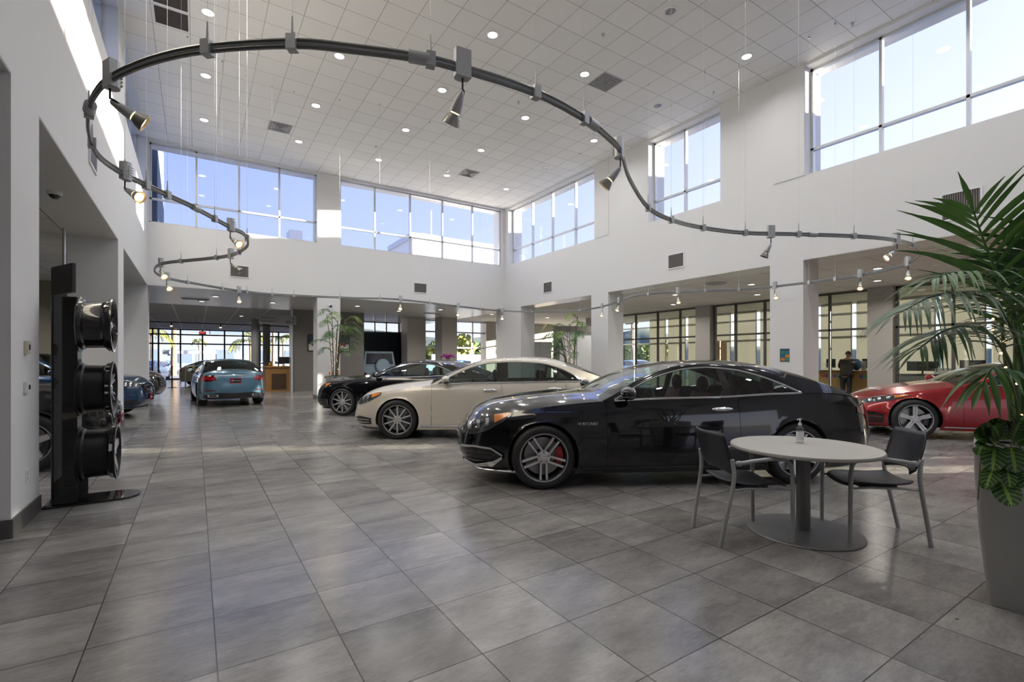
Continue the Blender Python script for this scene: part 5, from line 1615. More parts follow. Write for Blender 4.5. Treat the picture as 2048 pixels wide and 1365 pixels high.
# ================================================================ BACKGROUND INSIDE
M_oak = mat('light oak', (.44, .24, .08), .45, noise=.18, nscale=3)
M_oakd = mat('warm oak desk', (.33, .17, .055), .4, noise=.2, nscale=3)
M_frame = mat('black picture frame', (.01, .01, .012), .3)
M_mon = mat('monitor shell', (.012, .012, .014), .3)
def picture(x0, x1, z0, z1, label, flip):
    t = thing('framed_poster', label, 'picture', ((x0 + x1) / 2, 23.99, (z0 + z1) / 2), 0, None)
    w, h = (x1 - x0) / 2, (z1 - z0) / 2
    MB().bx(-w, w, -.04, 0, -h, h).build('frame', M_frame, t)
    f = MB().bx(-w + .04, w - .04, -.046, -.04, -h + .04, h - .04); f.build('print_sky', mat('poster night', (.03, .03, .06), .4), t)
    MB().bx(-w + .04, w - .04, -.049, -.046, -h + .04, -h * .15).build('print_ground', mat('poster pale', (.62, .60, .56), .4), t)
    c = MB(); s_ = flip
    prof = [(-.55, -.25), (-.55, -.05), (-.30, .02), (-.10, .16), (.18, .17), (.34, .03), (.56, -.02), (.58, -.25)]
    c.add([(p[0] * w * s_, -.052, p[1] * h - h * .05) for p in prof], [tuple(range(8))])
    c.build('print_car', mat('poster red', (.50, .03, .03), .4), t)
    g = MB().add([(p[0] * w * s_, -.053, p[1] * h - h * .05) for p in [(-.12, .02), (-.06, .13), (.16, .14), (.26, .03)]], [(0, 1, 2, 3)]); g.build('print_glass', mat('poster glass', (.05, .06, .08), .4), t)
    for a in (-.36, .36):
        MB().cyl((a * w * s_, -.050, -.24 * h), (a * w * s_, -.056, -.24 * h), .13 * h, n=14).build('print_wheel', mat('poster wheel', (.05, .05, .05), .4), t)
xa, xb = ony(616, 700, 24).x, ony(641, 700, 24).x
picture(ony(615, 700, 24).x, ony(646, 700, 24).x, 1.83, 2.62, 'framed picture of a red classic car left of the white back wall pier', 1)
picture(ony(664, 700, 24).x, ony(699, 700, 24).x, 1.83, 2.62, 'framed picture of a red classic car right of the bamboo palm', -1)

# reception desk and lectern by the taupe wall
dq = onz(558, 783, 0)
rd = thing('reception_desk', 'oak reception desk beside the taupe wall end', 'desk', (dq.x, dq.y, 0))
MB().bx(-.55, .45, .0, .04, 0, 1.10).build('front_panel', M_oakd, rd); MB().bx(-.60, .50, -.1, .75, 1.10, 1.15).build('desktop', M_oak, rd)
MB().bx(-.55, -.50, .04, .7, 0, 1.10).build('side_panel', M_oakd, rd); MB().bx(.40, .45, .04, .7, 0, 1.10).build('side_panel', M_oakd, rd)
MB().bx(-.30, .30, -.03, .0, .10, .80).build('plinth_shadow', mat('painted desk shadow', (.06, .035, .015), .6), rd)  # raised dark board stands in for shadow on the desk front
o = thing('monitor', 'dark monitor on the oak reception desk', 'monitor', (dq.x + .25, dq.y + .3, 1.15))
MB().bx(-.02, .02, -.02, .02, 0, .12).build('stand', M_mon, o); MB().bx(-.26, .26, -.025, .01, .1, .42).build('screen', M_mon, o); MB().bx(-.12, .12, -.09, .09, 0, .012).build('foot', M_mon, o)
o = thing('gold_vase', 'small gold vase standing on the reception desk', 'vase', (dq.x - .35, dq.y + .2, 1.15))
MB().lathe([(0, 0), (.06, 0), (.09, .06), (.05, .14), (.06, .17)], 16).build('vase_body', mat('gold glaze', (.7, .42, .06), .25, metal=.8), o, True)
# stanchions with a striped tape
sa, sb = onz(344, 776, 0), onz(371, 776, 0)
for k, q in enumerate((sa, sb)):
    t = thing('stanchion', ('black' if k == 0 else 'second') + ' queue post ' + ('standing by the row of crossovers' if k == 0 else 'standing behind the sand coloured car'), 'stanchion', q, group='queue posts in the lobby')
    MB().lathe([(0, 0), (.2, 0), (.2, .015), (.03, .03), (.03, 1.05), (.036, 1.06), (.036, 1.12), (0, 1.13)], 14).build('post', M_black if k == 0 else M_steel, t, True)
t = thing('barrier_tape', 'yellow and black tape stretched between lobby queue posts', 'tape', (sb.x, sb.y, 1.05))
m1, m2 = MB(), MB(); e2 = Vector((2.3, -.5, 0))
for k in range(16): (m1 if k % 2 else m2).box((e2.x * (k + .5) / 16, e2.y * (k + .5) / 16, 0), (e2.length / 16, .012, .06), rz=atan2(e2.y, e2.x))
m1.build('black_stripe', M_black, t); m2.build('yellow_stripe', mat('tape yellow', (.6, .5, .03), .5), t)
t = thing('stanchion', 'third queue post holding the far end of the striped tape', 'stanchion', sb + e2, group='queue posts in the lobby')
MB().lathe([(0, 0), (.2, 0), (.2, .015), (.03, .03), (.03, 1.05), (.036, 1.12), (0, 1.13)], 14).build('post', M_black, t, True)
# hanging direction sign
q = ond(556, 640, 21.5)
hs = thing('hanging_sign', 'grey hanging direction sign under the lobby ceiling near the taupe wall', 'sign', (q.x, q.y, q.z))
MB().bx(-.75, .75, -.03, .03, -.20, .20).build('board', mat('sign grey', (.30, .30, .30), .4), hs)
for x in (-.6, .6): MB().cyl((x, 0, .2), (x, 0, SOF - q.z + .02), .008).build('hanger', M_steel, hs)
TM = basis((-.68, -.034, .07), (1, 0, 0), (0, 0, 1)); text('lettering', 'Showroom', .13, M_black, hs, TM, align='LEFT')
TM = basis((-.68, -.034, -.08), (1, 0, 0), (0, 0, 1)); text('lettering', 'Restrooms', .13, M_black, hs, TM, align='LEFT')
m = MB()
for z in (.07, -.08): m.add([(.60, -.034, z + .05), (.66, -.034, z), (.60, -.034, z - .05)], [(0, 1, 2)])
for x in (.36, .46): m.sph((x, -.034, -.045), (.022, .004, .022), 8, 6); m.bx(x - .022, x + .022, -.036, -.032, -.14, -.075)
m.build('pictogram', M_black, hs)
# exit sign over the entrance
q = ony(405, 664, EY - .25)
es = thing('exit_sign', 'red lit exit sign above the far entrance doors', 'sign', (q.x, EY - .25, 3.45))
MB().bx(-.22, .22, -.03, .03, -.11, .11).build('housing', M_whp, es); MB().bx(-.01, .01, -.01, .01, .11, SOF - 3.45 + .02).build('bracket', M_whp, es)
text('lettering', 'EXIT', .17, mat('exit red glow', (.8, .03, .02), .4, emit=(1, .05, .03), estr=2.0), es, basis((0, -.035, 0), (1, 0, 0), (0, 0, 1)))
# lobby dark track with three spots
t = thing('lobby_track', 'dark light track running across the lobby ceiling', 'track light', (0, 33, 3.5))
MB().tube([(-6, 0, 0), (-1, -.6, 0), (4, -.4, 0), (6.5, .4, 0)], .03, 6).build('rail', M_black, t)
for x in (-5, 0, 5): MB().cyl((x, -.5 if x < 5 else 0, 0), (x, -.5 if x < 5 else 0, SOF - 3.5 + .02), .008, n=6).build('hanger', M_black, t)
for u in (343, 441, 505):
    q = ony(u, 655, 32.5); q.y = 33 + interp([(-6, 0), (-1, -.6), (4, -.4), (6.5, .4)], q.x)
    o = thing('lobby_spot', 'lit spot head %s on the dark lobby track' % ('above the queue posts' if u < 400 else ('over the blue sedan roof' if u < 480 else 'next to the round column')), 'spotlight', (q.x, q.y, 3.445), group='spot heads on the lobby track')
    MB().lathe([(.02, .04), (.03, -.05), (.06, -.14), (.05, -.14)], 10).build('housing', M_black, o, True); MB().sph((0, 0, -.14), .05, 10, 6).build('bulb', M_warm, o)

# light blue off-roader with spare wheel in the alcove, rear towards us
gv = thing('offroader', 'pale blue boxy off-roader seen from behind with a covered spare wheel', 'car', (8.35, 26.6, 0), radians(-4))
MB().bx(-.88, .88, -.9, 1.1, .45, 1.12).build('body', M_plblue, gv, bevel=.04)
MB().add([(-.86, -.88, 1.12), (.86, -.88, 1.12), (.86, 1.1, 1.12), (-.86, 1.1, 1.12), (-.76, -.78, 1.9), (.76, -.78, 1.9), (.76, 1.1, 1.9), (-.76, 1.1, 1.9)],
         [(4, 5, 6, 7), (0, 1, 5, 4), (1, 2, 6, 5), (3, 0, 4, 7), (2, 3, 7, 6)]).build('cab', M_plblue, gv, bevel=.03)
MB().add([(-.72, -.885, 1.2), (.72, -.885, 1.2), (.66, -.815, 1.78), (-.66, -.815, 1.78)], [(0, 1, 2, 3)]).build('rear_window', M_trim, gv)
MB().add([(-.875, -.7, 1.2), (-.875, 1.0, 1.2), (-.79, 1.0, 1.8), (-.79, -.7, 1.8)], [(0, 1, 2, 3)]).build('side_window', M_trim, gv)
sw = MB().lathe([(0, .22), (.30, .21), (.375, .16), (.38, 0), (.3, 0)], 32, Matrix.Translation((.12, -.92, 1.12)) @ Matrix.Rotation(pi / 2, 4, 'X')); sw.build('spare_wheel_cover', M_plblue, gv, True, 30)
MB().lathe([(.378, .03), (.39, .05), (.39, .12), (.378, .14)], 32, Matrix.Translation((.12, -.92, 1.12)) @ Matrix.Rotation(pi / 2, 4, 'X')).build('spare_wheel_rim', M_steel, gv, True)
for x in (-.72, .72):
    MB().lathe([(.18, -.13), (.37, -.13), (.39, -.1), (.39, .1), (.37, .13), (.18, .13)], 24, Matrix.Translation((x, -.45, .39)) @ Matrix.Rotation(pi / 2, 4, 'Y')).build('wheel', M_tyre, gv, True)
    MB().lathe([(.18, -.13), (.37, -.13), (.39, -.1), (.39, .1), (.37, .13), (.18, .13)], 24, Matrix.Translation((x, .85, .39)) @ Matrix.Rotation(pi / 2, 4, 'Y')).build('wheel', M_tyre, gv, True)
    MB().bx(x * 1.1 - .08, x * 1.1 + .08, -.93, -.9, .62, .76).build('taillight', M_tail, gv)
MB().bx(-.86, .86, -.98, -.9, .42, .58).build('bumper', M_trim, gv)

# orchid on a pedestal between the grey columns
q = ond(896, 742, 21.0)
t = thing('pedestal', 'slim white pedestal under the purple orchid', 'stand', (q.x, q.y, 0)); MB().bx(-.16, .16, -.16, .16, 0, 1.12).build('shaft', M_white, t, bevel=.01)
t = thing('orchid', 'purple orchid in a small white pot behind the dark coupe roof', 'plant', (q.x, q.y, 1.12))
MB().lathe([(0, 0), (.07, 0), (.10, .16), (.09, .16)], 16).build('pot', M_white, t, True)
m = MB(); fm = MB(); r2 = random.Random(3)
for k in range(5):
    a = k * 1.256; c3 = catmull([(0, 0, .14), (.05 * cos(a), .05 * sin(a), .35), (.14 * cos(a), .14 * sin(a), .5), (.27 * cos(a), .27 * sin(a), .46)], 4); m.tube(c3, .005, 4)
    for p in c3[5:]:
        for j in range(3): fm.sph((p.x + r2.uniform(-.05, .05), p.y + r2.uniform(-.05, .05), p.z + r2.uniform(-.04, .05)), (.038, .038, .026), 6, 4)
m.build('stalk', M_stem, t); o = fm.build('blossom', mat('orchid purple', (.36, .03, .26), .5), t); o['kind'] = 'stuff'
# display wall with a dark frame at the back right
q = ond(1152, 700, 20.5)
t = thing('display_wall', 'freestanding display wall with dark frame and pale panels behind the bamboo palm', 'display', (q.x, q.y, 0), radians(-24))
MB().bx(-.95, -.75, -.15, .15, 0, 2.85).build('frame_post', M_taupe, t); MB().bx(.75, .95, -.15, .15, 0, 2.85).build('frame_post', M_taupe, t); MB().bx(-.75, .75, -.15, .15, 2.6, 2.85).build('frame_head', M_taupe, t)
MB().bx(-.75, -.02, -.08, .08, 0, 2.6).build('panel', M_whp, t); MB().bx(.02, .75, -.08, .08, 0, 2.6).build('panel', M_whp, t)
q = ond(1078, 700, 23.5)
t = thing('locker', 'tall grey two-door cabinet in the sunny back corner', 'cabinet', (q.x, q.y, 0), radians(-24))
MB().bx(-.55, .55, -.25, .25, 0, 2.3).build('carcass', mat('locker grey', (.42, .44, .46), .5), t)
for x in (-.275, .275): MB().bx(x - .265, x + .265, -.27, -.25, .05, 2.26).build('door', mat('locker door', (.50, .52, .54), .45), t)

# ---------------------------------------------------------------- office side, right
t = thing('poster', 'small poster of six blue and orange squares on the big white pier', 'poster', (RX - .004, 6.02, 1.60))
q0 = onx(1560, 698, RX); q1 = onx(1579, 724, RX)
yc, zc_ = (q0.y + q1.y) / 2, (q0.z + q1.z) / 2; t.location = (RX, yc, zc_); w, h = abs(q0.y - q1.y) / 2, abs(q0.z - q1.z) / 2
MB().bx(-.006, 0, -w, w, -h, h).build('sheet', mat('poster teal', (.02, .07, .09), .4), t)
cols = [(.03, .22, .20), (.02, .16, .25), (.02, .14, .22), (.55, .22, .03), (.50, .18, .03), (.05, .24, .16)]
for k in range(6):
    r_, c2 = divmod(k, 2); y0 = w - .02 - c2 * w * .98; z0 = h * .62 - r_ * h * .52
    MB().bx(-.009, -.006, y0 - w * .86, y0, z0 - h * .46, z0).build('square', mat('poster square %d' % k, cols[k], .4), t)
# oak cabinet standing open by the office door
q = onx(1446, 700, GXP + 1.1)
t = thing('tall_cabinet', 'tall oak cabinet standing behind the office glass', 'cabinet', (q.x, q.y, 0), radians(10))
MB().bx(-.35, .35, -.02, .42, 0, 2.26).build('carcass', M_oak, t, bevel=.005); MB().bx(-.37, -.35, 0, .40, .06, 2.22).build('door', M_oakd, t)
for z in (.9, 1.35): MB().bx(-.385, -.37, .35, .37, z, z + .16).build('handle', M_steel, t)
# counter with small pictures, the person stands at it
CXp = 20.3
y0, y1 = onx(1638, 760, CXp).y, onx(1742, 760, CXp).y
t = thing('office_counter', 'oak counter with a frieze of small coloured stickers behind the office glass', 'desk', (CXp, (y0 + y1) / 2, 0))
w = abs(y0 - y1) / 2 + .25
MB().bx(0, .05, -w, w, 0, .98).build('front_panel', M_oak, t); MB().bx(-.06, .75, -w, w, .98, 1.03).build('worktop', M_oakd, t)
sc = [(.5, .08, .06), (.6, .5, .05), (.08, .3, .10), (.1, .1, .35), (.6, .3, .05), (.25, .05, .2)]
for k in range(14):
    y = -w + .12 + k * (2 * w - .2) / 14; MB().cyl((0, y, .82), (-.006, y, .82), .07, n=10).build('sticker', mat('sticker %d' % (k % 6), sc[k % 6], .5), t)
def monitor(label, x, y, z, w=.27, h=.34, back=False):
    o = thing('monitor', label, 'monitor', (x, y, z), group='office monitors')
    MB().bx(-.08, .08, -.10, .10, 0, .012).build('foot', M_mon, o); MB().bx(.0, .02, -.025, .025, 0, .14).build('stand', M_mon, o); MB().bx(-.02, .015, -w, w, .10, .10 + h).build('screen', M_mon, o, bevel=.005)
q = onx(1662, 740, CXp + .3); monitor('black monitor on the counter left of the standing person', CXp + .3, q.y, 1.03, .16)
q = onx(1736, 740, CXp + .3); monitor('black monitor on the counter beside the blue ball', CXp + .3, q.y, 1.03, .18)
q = onx(1713, 732, CXp + .4)
t = thing('blue_ball', 'bright blue balloon-like ball resting on the office counter', 'ball', (CXp + .4, q.y, 1.03)); m = MB().sph((0, 0, .22), (.15, .165, .22), 20, 14); m.build('ball_body', mat('ball blue', (.02, .18, .55), .35), t, True)
q = onx(1727, 742, CXp + .02)
t = thing('desktop_tower', 'slim pale computer tower on the office counter', 'computer', (CXp + .02, q.y, 1.03)); MB().bx(-.07, .12, -.05, .055, 0, .36).build('case', mat('beige case', (.45, .45, .42), .5), t, bevel=.005)
q = onx(1654, 744, CXp + .15)
t = thing('paper_tray', 'white stacked letter tray on the office counter', 'tray', (CXp + .15, q.y, 1.03))
for k in range(5): MB().bx(-.14, .14, -.11, .11, k * .065, k * .065 + .012).build('shelf', M_white, t)
for a, b in ((-.135, -.105), (-.135, .105), (.135, -.105), (.135, .105)): MB().cyl((a, b, 0), (a, b, .28), .005, n=5).build('rod', M_steel, t)
# second office desk
CX2 = 19.8
y0 = onx(1800, 780, CX2).y; y1 = onx(1990, 780, CX2).y
t = thing('office_desk', 'grey and oak office desk behind the glass beyond the red car', 'desk', (CX2, (y0 + y1) / 2, 0)); w = abs(y0 - y1) / 2
MB().bx(-.03, .02, w * .35, w, 0, .92).build('modesty_panel', mat('desk grey', (.24, .25, .23), .5), t); MB().bx(-.03, .02, -w, w * .35, 0, .92).build('oak_panel', M_oak, t); MB().bx(-.06, .8, -w, w, .92, .96).build('worktop', M_mon, t)
MB().bx(-.036, -.03, w * .42, w * .55, .62, .76).build('outlet_plate', M_mon, t)
q = onx(1845, 740, CX2 + .4); monitor('wide dark monitor pair seen from behind beyond the red car bonnet', CX2 + .4, q.y, .96, .42, .32); 
q = onx(1945, 740, CX2 + .4); monitor('dark monitor above the red car windshield', CX2 + .4, q.y, .96, .3, .36)
q = onx(1890, 748, CX2 + .3)
t = thing('printer', 'pale desktop printer between the office monitors', 'printer', (CX2 + .3, q.y, .96)); MB().bx(-.2, .2, -.2, .2, 0, .2).build('printer_body', mat('printer white', (.6, .6, .58), .4), t, bevel=.015); MB().bx(-.26, -.2, -.15, .15, .03, .05).build('paper_output', M_white, t)

# ceiling lights in the low aisles
protoL = None
for k, (x, y) in enumerate([(14.2, 14.6), (14.2, 11.2), (16.6, 13.2), (14.2, 8.4), (16.6, 9.6), (14.4, 5.2), (16.6, 6.0), (14.2, 2.4), (16.6, 2.0), (-3.4, 9.6), (-5, 12.5), (-3.4, 15.5), (0.6, 20.6), (2.6, 21.6), (0.2, 22.6),
                             (5.8, 21), (8, 22), (9.4, 20.4), (-2, 27), (2, 29), (-3, 34), (3, 36), (-5, 22), (-5, 17), (12.5, 21), (16, 21), (-4, 6)]):
    if protoL is None:
        o = protoL = thing('aisle_downlight', '', 'ceiling light', (x, y, SOF + .01))
        MB().lathe([(.09, 0.01), (.13, 0), (.135, -.012), (.09, -.006)], 20).build('trim_ring', M_white, o, True); MB().lathe([(0, -.002), (.09, -.002)], 20).build('lens', M_lampon, o)
    else: o = dup(protoL, (x, y, SOF + .01))
    o['group'] = 'downlights under the low ceilings'
    o['label'] = 'glowing recessed downlight in the low ceiling of the ' + ('office aisle' if x > 11 else ('west aisle' if x < -1.5 and y < 18 else 'lobby'))
    lamp(x, y, SOF - .02, 36, (1.0, .94, .86), .16)
# slot vents and a fallen leaf
for u, v, w, lab in ((391, 598, .45, 'dark slot vent in the lobby soffit beside the left corner'), (868, 627, .5, 'dark slot vent in the soffit above the grey columns')):
    q = onz(u, v, SOF + .02); t = thing('slot_vent', lab, 'air vent', (q.x, q.y, SOF + .02), group='slot vents in the lobby soffit')
    MB().bx(-w, w, -.12, .12, -.03, 0).build('frame', M_alu, t); MB().bx(-w + .04, w - .04, -.09, .09, -.034, -.03).build('slot', M_ventd, t)
q = onz(1432, 567, SOF + .02); t = thing('round_diffuser', 'round ceiling diffuser in the office aisle near the big white pier', 'air vent', (q.x, q.y, SOF + .02))
MB().lathe([(.30, 0), (.30, -.02), (.22, -.03), (.20, -.015), (.13, -.03), (.11, -.015), (.05, -.03), (0, -.03)], 24).build('cone', M_grill, t, True, 30)
q = onz(1915, 1239, 0); o = MB(); leaflet(o, (-.012, 0, .004), (1, .2, .1), Vector((0, 0, 1)), .028, .008, .8, 5); o = o.build('fallen_leaf', mat('dry leaf', (.05, .02, .012), .7), loc=(q.x, q.y, 0)); tag(o, 'tiny dry leaf lying on the floor tiles in front of the tall planter', 'leaf')
# cameras, screen, small ceiling gear
def dome(label, p):
    t = thing('dome_camera', label, 'camera', p, group='dome security cameras'); MB().lathe([(0, 0), (.085, 0), (.085, -.03), (.07, -.05)], 18).build('housing', M_whp, t, True); MB().sph((0, 0, -.045), (.06, .06, .055), 14, 8).build('dome', M_trim, t, True)
q = onz(109, 384, SOF - .012); dome('dome security camera under the soffit of the first left opening', (q.x, q.y, SOF - .012))
t = thing('wall_camera', 'small white camera on top of the white back wall pier', 'camera', (4.08, BY, 3.42)); MB().bx(-.03, .03, -.10, 0, .0, .06).build('bracket', M_whp, t); MB().cyl((0, -.10, -.02), (0, -.26, -.06), .055).build('body', M_whp, t); MB().cyl((0, -.26, -.06), (0, -.275, -.064), .04).build('lens', M_black, t)
q = ond(128, 560, 8.4)
t = thing('hanging_screen', 'dark flat screen hung from the low ceiling behind the wheel stand', 'screen', (q.x, q.y, q.z), radians(-62)); MB().bx(-.42, .42, -.04, .02, -.25, .25).build('panel', M_mon, t, bevel=.01); MB().cyl((0, 0, .2), (0, 0, SOF - q.z + .02), .025).build('pole', M_steel, t)
q = onx(95, 690, -9.38)
t = thing('wall_screen', 'small lit wall screen on the far wall of the first left opening', 'screen', (-9.4, q.y, 1.75)); MB().bx(0, .06, -.5, .5, -.3, .3).build('bezel', M_mon, t); MB().bx(.06, .065, -.46, .46, -.26, .26).build('display', mat('screen picture', (.1, .15, .2), .2, emit=(.25, .38, .5), estr=.7, noise=.5, nscale=6), t)

# ---------------------------------------------------------------- person at the counter, seen from behind
def skin_body(name, joints, edges, m, parent=None, sub=2):
    me = bpy.data.meshes.new(name); me.from_pydata([j[0] for j in joints], edges, [])
    o = bpy.data.objects.new(name, me); COL.objects.link(o)
    sk = o.modifiers.new('skin', 'SKIN'); sk.use_smooth_shade = True
    for v, j in zip(me.skin_vertices[0].data, joints): v.radius = (j[1], j[2] if len(j) > 2 else j[1])
    me.skin_vertices[0].data[0].use_root = True
    ss = o.modifiers.new('sub', 'SUBSURF'); ss.levels = sub; ss.render_levels = sub
    dg = bpy.context.evaluated_depsgraph_get(); m2 = bpy.data.meshes.new_from_object(o.evaluated_get(dg)); bpy.data.objects.remove(o)
    m2.materials.clear(); m2.materials.append(m)
    for f in m2.polygons: f.use_smooth = True
    o = bpy.data.objects.new(name, m2); COL.objects.link(o)
    if parent: o.parent = parent
    return o
pq = onx(1692, 760, CXp - .42)
pz = 1.0
pe = thing('person', 'person in a dark jacket and trousers leaning over the office counter, back turned', 'person', (CXp - .42, pq.y, 0))
M_skin = mat('skin', (.36, .19, .12), .5); M_jack = mat('dark brown jacket', (.035, .027, .022), .7, bump=.2); M_trou = mat('dark trousers', (.012, .013, .018), .75)
# body: x forward (to the counter), y left
J = [((0, 0, .92), .15, .12), ((.02, 0, 1.08), .155, .12), ((.06, 0, 1.25), .175, .125), ((.11, 0, 1.40), .15, .10), ((.15, 0, 1.485), .062, .06), ((.175, 0, 1.54), .062), ((.20, 0, 1.60), .088, .098), ((.20, 0, 1.675), .075, .085),
     ((-.0, .095, .80), .105), ((.01, .105, .48), .068), ((0, .11, .10), .046), ((.12, .12, .045), .04, .035),
     ((-.0, -.095, .80), .105), ((.01, -.105, .48), .068), ((0, -.11, .10), .046), ((.12, -.12, .045), .04, .035),
     ((.12, .19, 1.39), .075), ((.14, .27, 1.18), .058), ((.34, .22, 1.07), .042), ((.12, -.19, 1.39), .075), ((.14, -.27, 1.18), .058), ((.34, -.22, 1.07), .042)]
E_ = [(0, 1), (1, 2), (2, 3), (3, 4), (4, 5), (5, 6), (6, 7), (0, 8), (8, 9), (9, 10), (10, 11), (0, 12), (12, 13), (13, 14), (14, 15), (3, 16), (16, 17), (17, 18), (3, 19), (19, 20), (20, 21)]
skin_body('body', J, E_, M_skin, pe)
JJ = [(p, r * 1.10 + .012, (r2_[0] if r2_ else r) * 1.10 + .012) for p, r, *r2_ in [J[0], J[1], J[2], J[3], J[16], J[17], ((.31, .225, 1.085), .046), J[19], J[20], ((.31, -.225, 1.085), .046)]]
JJ[0] = ((-.01, 0, .78), .215, .185); JJ[1] = ((.01, 0, 1.0), .215, .18); JJ[2] = ((.06, 0, 1.22), .225, .175); JJ[3] = ((.11, 0, 1.39), .20, .14)
skin_body('jacket', JJ, [(0, 1), (1, 2), (2, 3), (3, 4), (4, 5), (5, 6), (3, 7), (7, 8), (8, 9)], M_jack, pe)
TT = [((0, 0, .90), .165, .135), ((0, .095, .80), .118), ((.01, .105, .48), .082), ((0, .11, .10), .066), ((0, -.095, .80), .118), ((.01, -.105, .48), .082), ((0, -.11, .10), .066)]
skin_body('trousers', TT, [(0, 1), (1, 2), (2, 3), (0, 4), (4, 5), (5, 6)], M_trou, pe)
for sg in (1, -1):
    skin_body('shoe', [((-.04, .11 * sg, .05), .05), ((.07, .115 * sg, .045), .048, .04), ((.17, .12 * sg, .035), .04, .028)], [(0, 1), (1, 2)], M_black, pe)
    # hand: palm with five separate fingers resting on the worktop
    h0 = Vector((.34, .222 * sg, 1.068))
    Hj = [(h0, .030, .020), (h0 + Vector((.055, -.01 * sg, -.005)), .036, .016)]; He = [(0, 1)]
    for k in range(4):
        b = h0 + Vector((.095, (-.035 + k * .021 - .004) * sg, -.006)); n = len(Hj); fl_ = (.030, .036, .034, .026)[k]
        Hj += [(b, .0095), (b + Vector((fl_, 0, .004)), .0085), (b + Vector((fl_ * 1.9, 0, -.008)), .007)]; He += [(1, n), (n, n + 1), (n + 1, n + 2)]
    n = len(Hj); b = h0 + Vector((.03, -.045 * sg, -.006)); Hj += [(b, .011), (b + Vector((.03, -.018 * sg, -.004)), .009), (b + Vector((.055, -.02 * sg, -.010)), .0075)]; He += [(0, n), (n, n + 1), (n + 1, n + 2)]
    skin_body('hand', Hj, He, M_skin, pe, 1)
    MB().sph((.195, .098 * sg, 1.615), (.022, .012, .032), 8, 6).build('ear', M_skin, pe, True)
hr = MB()
rows = []
for i in range(9):
    t_ = pi * .5 * i / 8 * 1.05
    rows.append([(.195 - .014 + .105 * sin(t_) * cos(a), .094 * sin(t_) * sin(a), 1.645 + .115 * cos(t_)) for a in [pi * .42 + pi * 1.16 * k / 14 for k in range(15)]])
hr.grid(rows).build('hair', mat('cropped hair', (.10, .055, .035), .8), pe, True)
f_ = MB().sph((.295, 0, 1.60), (.018, .016, .024), 8, 6); f_.build('nose', M_skin, pe, True)
for y in (-.033, .033): MB().sph((.286, y, 1.635), (.010, .014, .009), 8, 6).build('eye', M_white, pe, True)
MB().bx(.284, .290, -.025, .025, 1.552, 1.560).build('mouth', mat('lips', (.28, .10, .08), .5), pe)
# ================================================================ OUTSIDE
M_asph = mat('asphalt', (.16, .165, .17), .8, noise=.12, nscale=.6)
M_bark = mat('palm bark', (.20, .14, .09), .8, noise=.3, nscale=6)
M_bldg = mat('stucco with painted shade', (.13, .17, .24), .8, noise=.03, nscale=.4)  # facade colour darkened and blued to stand for shade
M_bldg2 = mat('cladding with painted shade', (.08, .12, .19), .7, noise=.05, nscale=.4)  # darker blue tone, shade put into the colour
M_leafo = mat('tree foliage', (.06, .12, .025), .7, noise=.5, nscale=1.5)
M_leafy = mat('foliage painted sunlit', (.20, .22, .05), .7, noise=.5, nscale=1.5)  # lighter copy of the foliage, sunlight put into its colour
M_hill = mat('wooded hillside', (.10, .14, .12), .9, noise=.5, nscale=.12)
g = MB().bx(-160, 200, -90, 300, -.60, -.22); struct(g.build('ground', M_asph))
struct(MB().bx(-40, 60, EY + .1, 62, -.22, -.04).build('ground_forecourt', mat('forecourt concrete', (.30, .30, .31), .8, noise=.08, nscale=.7)))
struct(MB().bx(OX + .1, 60, -40, 26, -.22, -.03).build('ground_east', mat('planting strip', (.12, .14, .07), .95, noise=.4, nscale=1.2)))
struct(MB().bx(7.2, 60, 26, 62, -.22, -.03).build('ground_north', mat('side lot', (.26, .26, .27), .8, noise=.08, nscale=.7)))
# hills
rows = []
for i in range(25):
    a = i / 24; x = -40 + 165 * a; e_ = 1 - a ** 12; rows.append([(x, 150 - 45 * a, -1), (x + 3, 165 - 45 * a, e_ * (5 + 1.5 * sin(i * .9) + 3 * a)), (x + 6, 190 - 40 * a, e_ * (8 + 2 * sin(i * .6 + 1) + 5 * a)), (x + 9, 230 - 40 * a, 2)])
struct(MB().grid(rows).build('hills', M_hill, smooth=True))
rows = []
for i in range(13):
    a = i / 12; y = -30 + 110 * a; rows.append([(70, y, -1), (78, y, 2.5 + .5 * sin(i * 1.3) + max(0, y - 62) * .25), (90, y, 3.6 + .6 * sin(i * .8) + max(0, y - 62) * .32), (120, y, 2)])
struct(MB().grid(rows).build('hills_east', M_hill, smooth=True))

def bldg(name, label, x0, x1, y0, y1, z0, z1, m, trim=True):
    t = thing(name, label, 'building', ((x0 + x1) / 2, y0, z0)); cx = (x1 - x0) / 2
    MB().bx(-cx, cx, 0, y1 - y0, 0, z1 - z0).build('wall', m, t)
    if trim: MB().bx(-cx - .1, cx + .1, -.12, y1 - y0, z1 - z0, z1 - z0 + .25).build('parapet', M_alu, t)
    return t
b = bldg('building', 'long blue grey commercial building, shade painted into its walls, across the forecourt seen through the entrance glass', -26, 26, 98, 112, -.22, 5.6, M_bldg)
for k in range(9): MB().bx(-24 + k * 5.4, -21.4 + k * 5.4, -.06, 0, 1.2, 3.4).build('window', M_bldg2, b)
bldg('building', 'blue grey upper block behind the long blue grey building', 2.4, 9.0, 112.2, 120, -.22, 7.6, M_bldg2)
b = bldg('building', 'white sunlit rooftop block seen through the upper back windows', 8.68, 14.2, 22, 25.3, SOF + .51, 7.25, M_white)
rl = MB()
for z in (5.3, 5.65, 6.0): rl.cyl((10.9, 20.9, z), (12.5, 20.6, z + .12), .02, n=6)
for k in range(5): f = k / 4; rl.cyl((10.9 + 1.6 * f, 20.9 - .3 * f, SOF + .4), (10.9 + 1.6 * f, 20.9 - .3 * f, 6.0 + .12 * f), .02, n=6)
